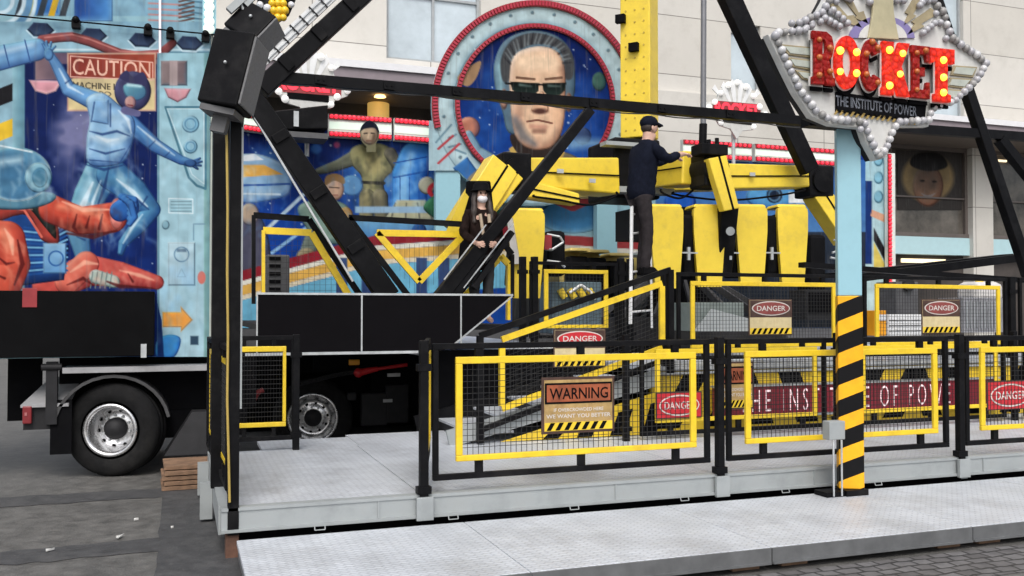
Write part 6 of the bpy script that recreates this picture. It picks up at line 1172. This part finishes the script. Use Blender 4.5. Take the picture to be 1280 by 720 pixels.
p = PY(850, 360, 13.3); MB().tube((p.x, p.y, 1.0), (p.x, p.y, 1.55), 1.75, 1.6, n=40).build('drum', dgrey, t); MB().tube((p.x, p.y, 1.551), (p.x, p.y, PY(850, 262, 13.3).z), .55, .4, n=24).build('column', blackm, t)
mb = MB()
for k in range(16):
    a_ = 2 * math.pi * k / 16; mb.bar((p.x + 1.5 * math.cos(a_), p.y + 1.5 * math.sin(a_), 1.56), (p.x + .6 * math.cos(a_), p.y + .6 * math.sin(a_), 2.1), .05, .1)
mb.build('rib', grey, t)
t = root('steel_rod', PY(878, 196, 11.2), 'long grey vertical rod rising from the front seat arm', 'rod'); a, c = PY(879, 155, 11.2), PY(880, -120, 11.2)
MB().tube(ORG[t], a, .055, n=14).build('lower_sleeve', black, t); MB().tube(a, c, .04, n=14).build('rod', mat('rod_grey', (.2, .2, .21), .35, metal=.5), t); p = PY(890, 190, 11.1); MB().box(p.x - .22, p.x + .2, 11.0, 11.3, p.z - .05, p.z + .1).tube(p + V(-.05, 0, .1), p + V(-.05, 0, .17), .03).tube(p + V(.08, 0, .1), p + V(.08, 0, .2), .03).build('clamp', black, t, bev=.01)

# hoses, cables and plates on the machine
for pts in ([(770, 240), (740, 256), (700, 250), (668, 244)], [(826, 236), (848, 248), (866, 238), (880, 222)], [(842, 240), (900, 250), (960, 246), (1002, 236)]):
    mb = MB(); Q = [PY(x, y, 12.0 if pts[0][0] != 826 else 11.6) for x, y in cat(pts, 5)[:16]]; mb.path(Q, .016, 6); mb.build('hydraulic_hose', blackm, gd)
for x_, y_, Y_ in ((700, 214, 12.15), (740, 226, 12.3), (852, 222, 11.7), (940, 218, 12.85)):
    p = PY(x_, y_, Y_); MB().box(p.x - .05, p.x + .05, Y_ - .02, Y_, p.z - .03, p.z + .03).build('rating_plate', steelp, gd)
for p0, p1 in ((P(330, 144), P(470, 349)), (P(340, 96), P(460, -14))):
    for k in range(3):
        p = p0 + (p1 - p0) * (k + .4) / 3 + V(0, -.1, 0); d_ = (p1 - p0).normalized(); n_ = V(-d_.z, 0, d_.x); MB().obox(p, d_ * .05, V(0, .012, 0), n_ * .085).build('joint_plate', black, fr_, bev=.004)
for k in range(7):
    p = P(400 + k * 85, 95 + (400 + k * 85 - 322) * .083) + V(0, -.062, 0); MB().obox(p, V(.06, 0, -.005), V(0, .01, 0), V(0, 0, .045)).tube(p + V(-.03, -.02, 0), p + V(-.03, 0, 0), .012, n=8).tube(p + V(.03, -.02, 0), p + V(.03, 0, 0), .012, n=8).build('joint_plate', black, fr_)
mb = MB(); Q = []
for k in range(60):
    x = 330 + k * 11.4; Q.append(P(x, 94.5 + (x - 322) * .0835 + 7 + 2.5 * abs(math.sin(k * .52))) + V(0, -.03, 0))
mb.path(Q, .008, 6).build('slung_cable', mat('cable_grey', (.03, .03, .032), .6), fr_)
# ================================================================== LADDER, THINGS ON THE HIGH DECK
YL_ = 9.75
ld = root('ladder', PY(789, 415, YL_), 'slim white ladder under the worker beside the yellow seats', 'ladder')
MB().tube(PY(788, 405, YL_), PY(790, 236, YL_), .022).tube(PY(815, 410, YL_ + .3), PY(812, 250, YL_ + .3), .016).build('rail', white, ld)
mb = MB()
for y in (268, 292, 316, 340, 364, 390): mb.tube(PY(789, y, YL_), PY(812, y - 2, YL_ + .3), .013)
mb.build('rung', white, ld)
def dbox(x0, y0, x1, y1, Y, dp, name, m, label, cat_, bev=.01):
    a, c = PY(x0, y0, Y), PY(x1, y1, Y); xm = PY((x0 + x1) / 2, y1, Y)
    t = root(name, (xm.x, Y, xm.z), label, cat_); MB().box(a.x, c.x, Y, Y + dp, xm.z - .02, a.z).build('body', m, t, bev=bev); return t, a, c, xm
t, a, c, x_ = dbox(1110, 393, 1152, 418, 11.2, .5, 'white_case', white, 'white ribbed case on the raised platform right of the sign post', 'case')
mb = MB()
for k in range(3): mb.box(a.x + .02, c.x - .02, 11.19, 11.199, x_.z + .05 + k * .08, x_.z + .06 + k * .08)
mb.build('groove', dgrey, t)
t, a, c, x_ = dbox(1093, 388, 1108, 418, 10.9, .3, 'orange_barrier', orange, 'orange barrier block beside the white case', 'barrier'); MB().box(a.x + .02, c.x - .02, 10.88, 10.899, a.z - .15, a.z - .06).build('band', white, t)
t, a, c, x_ = dbox(1204, 372, 1254, 414, 10.9, .5, 'control_cabinet', mat('cabinet_grey', (.28, .28, .3), .5, var=.15), 'grey ribbed machine cabinet behind the right upper fence', 'cabinet')
mb = MB()
for k in range(9): mb.box(a.x + .05 + k * .07, a.x + .075 + k * .07, 10.88, 10.899, x_.z + .05, a.z - .06)
mb.build('rib', steelp, t)
t, a, c, x_ = dbox(870, 378, 930, 412, 10.7, .6, 'machine_cover', mat('cover_green_grey', (.16, .19, .18), .5, var=.25, scale=4), 'grey green machine cover behind the upper fence under the seats', 'machine cover')
MB().prism([PY(868, 414, 10.66), PY(890, 386, 10.66), PY(936, 398, 10.66), PY(936, 414, 10.66)], (0, .03, 0)).build('lid', galv, t)
t, a, c, x_ = dbox(1008, 362, 1044, 398, 10.9, .4, 'electric_cabinet', dgrey, 'dark electric cabinet behind the upper fence left of the blue post', 'cabinet'); MB().box(a.x + .03, c.x - .03, 10.88, 10.899, x_.z + .08, a.z - .04).build('door', blackm, t)
t, a, c, x_ = dbox(1120, 352, 1148, 395, 13, .5, 'grey_machine', grey, 'tall grey machine at the rear of the raised platform', 'machine'); MB().tube(PY(1134, 356, 13) + V(0, -.06, 0), PY(1134, 356, 13) + V(0, .1, 0), .12).build('motor', dgrey, t)
t, a, c, x_ = dbox(1222, 352, 1256, 376, 12.2, .5, 'white_tank', mat('tank_white', (.62, .6, .58), .35), 'white rounded tank behind the right upper fence', 'tank', .1); MB().tube(V(x_.x, 12.45, a.z), V(x_.x, 12.45, a.z + .08), .07).build('cap', yellow, t)
t, a, c, x_ = dbox(690, 352, 752, 415, 12.2, .5, 'coiled_harness_rack', mat('rack_blue_grey', (.10, .15, .18), .6, var=.3, scale=6), 'blue grey rack with yellow straps behind the small stair head fence', 'rack')
mb = MB(); 
for k in range(4): mb.tube(PY(700 + k * 12, 362, 12.15), PY(706 + k * 12, 372, 12.15), .05)
mb.build('strap', yellow2, t); MB().path([PY(712, 366, 12.1), PY(726, 356, 12.1), PY(738, 364, 12.1), PY(744, 374, 12.1)], .02).build('hose', white, t)
# ================================================================== PEOPLE
from mathutils import noise as mnoise
def skinned(name, nodes, edges, m, parent, levels=2, rootv=0):
    me = bpy.data.meshes.new(name); keys = list(nodes); o = ORG[parent]
    me.from_pydata([Vector(nodes[k][0]) for k in keys], [(keys.index(a), keys.index(c)) for a, c in edges], [])
    ob = bpy.data.objects.new(name, me); COL.objects.link(ob)
    ob.modifiers.new('s', 'SKIN'); sm = ob.modifiers.new('b', 'SUBSURF'); sm.levels = levels; sm.render_levels = levels
    sv = me.skin_vertices[0].data
    for i, k in enumerate(keys):
        r_ = nodes[k][1]; sv[i].radius = r_ if isinstance(r_, tuple) else (r_, r_); sv[i].use_root = (i == rootv)
    dg = bpy.context.evaluated_depsgraph_get(); me2 = bpy.data.meshes.new_from_object(ob.evaluated_get(dg)); bpy.data.objects.remove(ob); bpy.data.meshes.remove(me)
    if name in ('jacket', 'coat', 'trousers', 'hair'):
        amp = .016 if name != 'trousers' else .012
        for q in me2.vertices: q.co += q.normal * (amp * (mnoise.noise(Vector((q.co.x * 9, q.co.y * 9, q.co.z * 13))) - .6 * abs(mnoise.noise(Vector((q.co.x * 22, q.co.y * 22, q.co.z * 9))))))
    me2.name = name; me2.materials.clear(); me2.materials.append(m); me2.polygons.foreach_set('use_smooth', [True] * len(me2.polygons))
    r = bpy.data.objects.new(name, me2); COL.objects.link(r); r.parent = parent; ORG[r] = o; return r
def hand(nodes, edges, wrist, d, side, tag_, nrm):
    d = Vector(d).normalized(); side = Vector(side).normalized(); nrm = Vector(nrm).normalized(); w_ = Vector(wrist)
    nodes[tag_ + 'p'] = (w_ + d * .05, (.036, .02)); edges.append((tag_, tag_ + 'p'))
    for i, l in enumerate((.07, .08, .075, .06)):
        b_ = w_ + d * .085 + side * (i - 1.5) * .019; nodes[tag_ + 'f%d' % i] = (b_, .0095); nodes[tag_ + 'g%d' % i] = (b_ + d * l * .5 - nrm * .012, .009); nodes[tag_ + 'h%d' % i] = (b_ + d * l * .85 - nrm * .035, .0075)
        edges += [(tag_ + 'p', tag_ + 'f%d' % i), (tag_ + 'f%d' % i, tag_ + 'g%d' % i), (tag_ + 'g%d' % i, tag_ + 'h%d' % i)]
    b_ = w_ + d * .04 - side * .03; nodes[tag_ + 't0'] = (b_, .012); nodes[tag_ + 't1'] = (b_ + d * .035 - side * .02 - nrm * .01, .0095); edges += [(tag_ + 'p', tag_ + 't0'), (tag_ + 't0', tag_ + 't1')]
# ---- worker on the ladder: faces right, leaning over the arm
mfoot = PY(801, 344, 9.72); H = 1.0
wk = root('person', mfoot, 'person in dark jacket and cap standing on the ladder, reaching to the yellow arm', 'person')
vd = {'pelvis': ((0, 0, .92), (.115, .10)), 'sp1': ((.01, 0, 1.06), (.115, .09)), 'sp2': ((.03, 0, 1.22), (.125, .1)), 'ch': ((.055, 0, 1.38), (.12, .1)), 'nk': ((.085, 0, 1.5), .055), 'hd0': ((.11, 0, 1.585), (.07, .075)), 'hd1': ((.125, 0, 1.66), (.085, .095)), 'hd2': ((.125, 0, 1.735), (.075, .085)), 'nose': ((.222, 0, 1.635), .013), 'chin': ((.185, 0, 1.565), .03)}
ed = [('pelvis', 'sp1'), ('sp1', 'sp2'), ('sp2', 'ch'), ('ch', 'nk'), ('nk', 'hd0'), ('hd0', 'hd1'), ('hd1', 'hd2'), ('hd1', 'nose'), ('hd0', 'chin')]
for s_, t_ in ((-1, 'r'), (1, 'l')):
    y = s_
    vd['sh' + t_] = ((.06, y * .175, 1.42), .05); vd['el' + t_] = ((.24, y * .22, 1.28), .045); vd['wr' + t_] = ((.46 if s_ < 0 else .5, y * .15, 1.36), .03)
    ed += [('ch', 'sh' + t_), ('sh' + t_, 'el' + t_), ('el' + t_, 'wr' + t_)]
    hand(vd, ed, vd['wr' + t_][0], (1, -.1 * y, .05), (0, -y, 0), 'wr' + t_, (0, 0, 1))
    vd['hip' + t_] = ((0, y * .09, .86), .085); vd['kn' + t_] = ((.05 if s_ < 0 else .11, y * .095, .48), .058); vd['an' + t_] = ((0 if s_ < 0 else .05, y * .1, .09), .04); vd['to' + t_] = ((.15 if s_ < 0 else .2, y * .1, .035), .032)
    ed += [('pelvis', 'hip' + t_), ('hip' + t_, 'kn' + t_), ('kn' + t_, 'an' + t_), ('an' + t_, 'to' + t_)]
skinned('body', vd, ed, skin, wk)
jk = {'a': ((0, 0, .78), (.19, .19)), 'b': ((.01, 0, 1.0), (.185, .18)), 'c': ((.03, 0, 1.2), (.2, .185)), 'd': ((.055, 0, 1.37), (.21, .165)), 'e': ((.075, 0, 1.47), (.11, .085)), 'f': ((.09, 0, 1.53), (.075, .07))}
je = [('a', 'b'), ('b', 'c'), ('c', 'd'), ('d', 'e'), ('e', 'f')]
for s_, t_ in ((-1, 'r'), (1, 'l')):
    jk['s' + t_] = ((.06, s_ * .19, 1.42), .085); jk['m' + t_] = ((.15, s_ * .215, 1.345), .075); jk['e' + t_] = ((.24, s_ * .22, 1.285), .066); jk['w' + t_] = ((.44 if s_ < 0 else .48, s_ * .155, 1.355), .05); je += [('d', 's' + t_), ('s' + t_, 'm' + t_), ('m' + t_, 'e' + t_), ('e' + t_, 'w' + t_)]
skinned('jacket', jk, je, navy, wk)
def trousers(parent, m, legs, top=.94, w_=.14):
    tn = {'p': ((0, 0, top), (w_, .115))}; te = []
    for t_, (hp, kn, an) in legs.items(): tn['h' + t_] = (hp, .098); tn['k' + t_] = (kn, .075); tn['m' + t_] = ((Vector(kn) + Vector(an)) / 2, .068); tn['a' + t_] = (an, .06); te += [('p', 'h' + t_), ('h' + t_, 'k' + t_), ('k' + t_, 'm' + t_), ('m' + t_, 'a' + t_)]
    skinned('trousers', tn, te, m, parent)
trousers(wk, trous, {'r': ((0, -.09, .84), (.05, -.095, .48), (0, -.1, .03)), 'l': ((.01, .09, .84), (.11, .095, .48), (.05, .1, .03))})
o = ORG[wk]
MB().ball(o + V(.115, 0, 1.715), .112, 16, 8, sc=(1.02, .88, .74)).hexa([o + V(.17, -.085, 1.70), o + V(.17, .085, 1.70), o + V(.285, .05, 1.68), o + V(.285, -.05, 1.68)][::-1], [o + V(.17, -.08, 1.725), o + V(.17, .08, 1.725), o + V(.28, .045, 1.695), o + V(.28, -.045, 1.695)][::-1]).build('cap', navy, wk)
MB().ball(o + V(.10, 0, 1.665), .094, 14, 8, sc=(.9, .92, .85)).build('hair', hairm, wk)
for s_ in (-1, 1): MB().ball(o + V(.12, s_ * .088, 1.645), .026, 8, 6, sc=(.7, .4, 1.1)).build('ear', skin, wk); MB().ball(o + V(.198, s_ * .035, 1.652), .011, 8, 6).build('eye', blackm, wk); MB().hexa([o + V(-.04 + .05 * (s_ > 0), s_ * .1 - .05, .0), o + V(.21 + .05 * (s_ > 0), s_ * .1 - .05, .0), o + V(.21 + .05 * (s_ > 0), s_ * .1 + .05, .0), o + V(-.04 + .05 * (s_ > 0), s_ * .1 + .05, .0)], [o + V(-.04 + .05 * (s_ > 0), s_ * .1 - .045, .1), o + V(.12 + .05 * (s_ > 0), s_ * .1 - .04, .085), o + V(.12 + .05 * (s_ > 0), s_ * .1 + .04, .085), o + V(-.04 + .05 * (s_ > 0), s_ * .1 + .045, .1)]).build('shoe', blackm, wk, bev=.02)
MB().bar(o + V(.02, -.152, .93), o + V(.06, -.16, 1.03), .006, .026).build('pocket_tab', white, wk)
wk.scale = (1.0, 1.0, 1.06)
# ---- woman in hat and white mask on the trailer floor
wm = root('person', V(PY(601, 240, 10.1).x, 10.1, 1.5), 'person in black hat, white face mask and dark brown coat behind the guard', 'person')
vd = {'pelvis': ((0, 0, .88), (.13, .105)), 'sp1': ((0, 0, 1.02), (.115, .09)), 'ch': ((0, 0, 1.26), (.14, .095)), 'nk': ((0, -.01, 1.39), .048), 'hd0': ((0, -.025, 1.465), (.06, .065)), 'hd1': ((0, -.02, 1.54), (.075, .088)), 'hd2': ((0, -.01, 1.61), (.068, .08)), 'nose': ((0, -.115, 1.515), .012)}
ed = [('pelvis', 'sp1'), ('sp1', 'ch'), ('ch', 'nk'), ('nk', 'hd0'), ('hd0', 'hd1'), ('hd1', 'hd2'), ('hd1', 'nose')]; jk = {'a': ((0, 0, .62), (.19, .16)), 'b': ((0, 0, .88), (.175, .14)), 'c': ((0, 0, 1.05), (.15, .12)), 'd': ((0, 0, 1.24), (.175, .125)), 'e': ((0, 0, 1.34), (.1, .08)), 'f': ((0, -.005, 1.4), (.065, .06))}; je = [('a', 'b'), ('b', 'c'), ('c', 'd'), ('d', 'e'), ('e', 'f')]
for s_, t_ in ((-1, 'r'), (1, 'l')):
    S_, E_, W_ = (s_ * .165, 0, 1.31), (s_ * .235, -.02, 1.06), (s_ * .12, -.17, .95)
    vd['sh' + t_] = (S_, .05); vd['el' + t_] = (E_, .04); vd['wr' + t_] = (W_, .028); ed += [('ch', 'sh' + t_), ('sh' + t_, 'el' + t_), ('el' + t_, 'wr' + t_)]; hand(vd, ed, W_, (-s_ * .5, -.6, -.1), (0, 0, 1), 'wr' + t_, (0, -1, 0))
    vd['hip' + t_] = ((s_ * .085, 0, .82), .08); vd['kn' + t_] = ((s_ * .09, -.02, .46), .055); vd['an' + t_] = ((s_ * .09, 0, .08), .038); vd['to' + t_] = ((s_ * .1, -.14, .035), .03); ed += [('pelvis', 'hip' + t_), ('hip' + t_, 'kn' + t_), ('kn' + t_, 'an' + t_), ('an' + t_, 'to' + t_)]
    jk['s' + t_] = (S_, .072); jk['e' + t_] = (E_, .058); jk['w' + t_] = (W_, .042); je += [('d', 's' + t_), ('s' + t_, 'e' + t_), ('e' + t_, 'w' + t_)]
skinned('body', vd, ed, skin, wm); skinned('coat', jk, je, coatm, wm)
trousers(wm, mat('black_trousers', (.015, .015, .017), .8), {'r': ((-.085, 0, .8), (-.09, -.02, .46), (-.09, 0, .1)), 'l': ((.085, 0, .8), (.09, -.02, .46), (.09, 0, .1))}, .88)
o = ORG[wm]
hr = {'a': ((0, .03, 1.60), (.095, .09)), 'b': ((0, .06, 1.48), (.11, .07)), 'c': ((0, .09, 1.3), (.13, .05)), 'l1': ((-.09, -.02, 1.5), .035), 'l2': ((-.105, -.06, 1.36), .04), 'l3': ((-.11, -.1, 1.18), .03), 'r1': ((.09, -.02, 1.5), .035), 'r2': ((.105, -.06, 1.36), .04), 'r3': ((.11, -.1, 1.18), .03)}
skinned('hair', hr, [('a', 'b'), ('b', 'c'), ('a', 'l1'), ('l1', 'l2'), ('l2', 'l3'), ('a', 'r1'), ('r1', 'r2'), ('r2', 'r3')], hairm, wm)
MB().lathe([(.001, .09), (.07, .086), (.095, .065), (.104, .0), (.13, -.01), (.135, -.02), (.125, -.02), (.10, .0)], o + V(0, -.01, 1.60), (0, 0, 1), 24).build('hat', blackm, wm)
MB().ball(o + V(0, -.065, 1.487), .068, 14, 8, sc=(.95, .75, .75)).build('face_mask', mat('mask_white', (.72, .70, .72), .7), wm)
for s_ in (-1, 1): MB().ball(o + V(s_ * .032, -.102, 1.553), .011, 8, 6).build('eye', blackm, wm)
MB().tube(o + V(-.05, -.13, 1.3), o + V(-.01, -.135, 1.05), .02).tube(o + V(.06, -.125, 1.3), o + V(.07, -.13, 1.2), .022).build('scarf', mat('beige_scarf', (.42, .33, .24), .85), wm)
wm.scale = (.95, .95, .97)
t = root('dark_seat_shell', PY(600, 300, 10.9), 'dark and speckled yellow seat shell standing behind the masked person', 'seat')
MB().hexa([PY(572, 330, 10.9), PY(625, 330, 10.9), PY(625, 330, 11.2), PY(575, 330, 11.2)], [PY(583, 226, 10.9), PY(613, 226, 10.9), PY(613, 227, 11.2), PY(584, 227, 11.2)]).build('shell', blackm, t, bev=.02)
MB().hexa([PY(556, 292, 10.85), PY(572, 292, 10.85), PY(574, 292, 11.1), PY(560, 292, 11.1)], [PY(581, 240, 10.85), PY(586, 246, 10.85), PY(587, 246, 11.1), PY(583, 240, 11.1)]).build('side_cushion', yellow2, t)
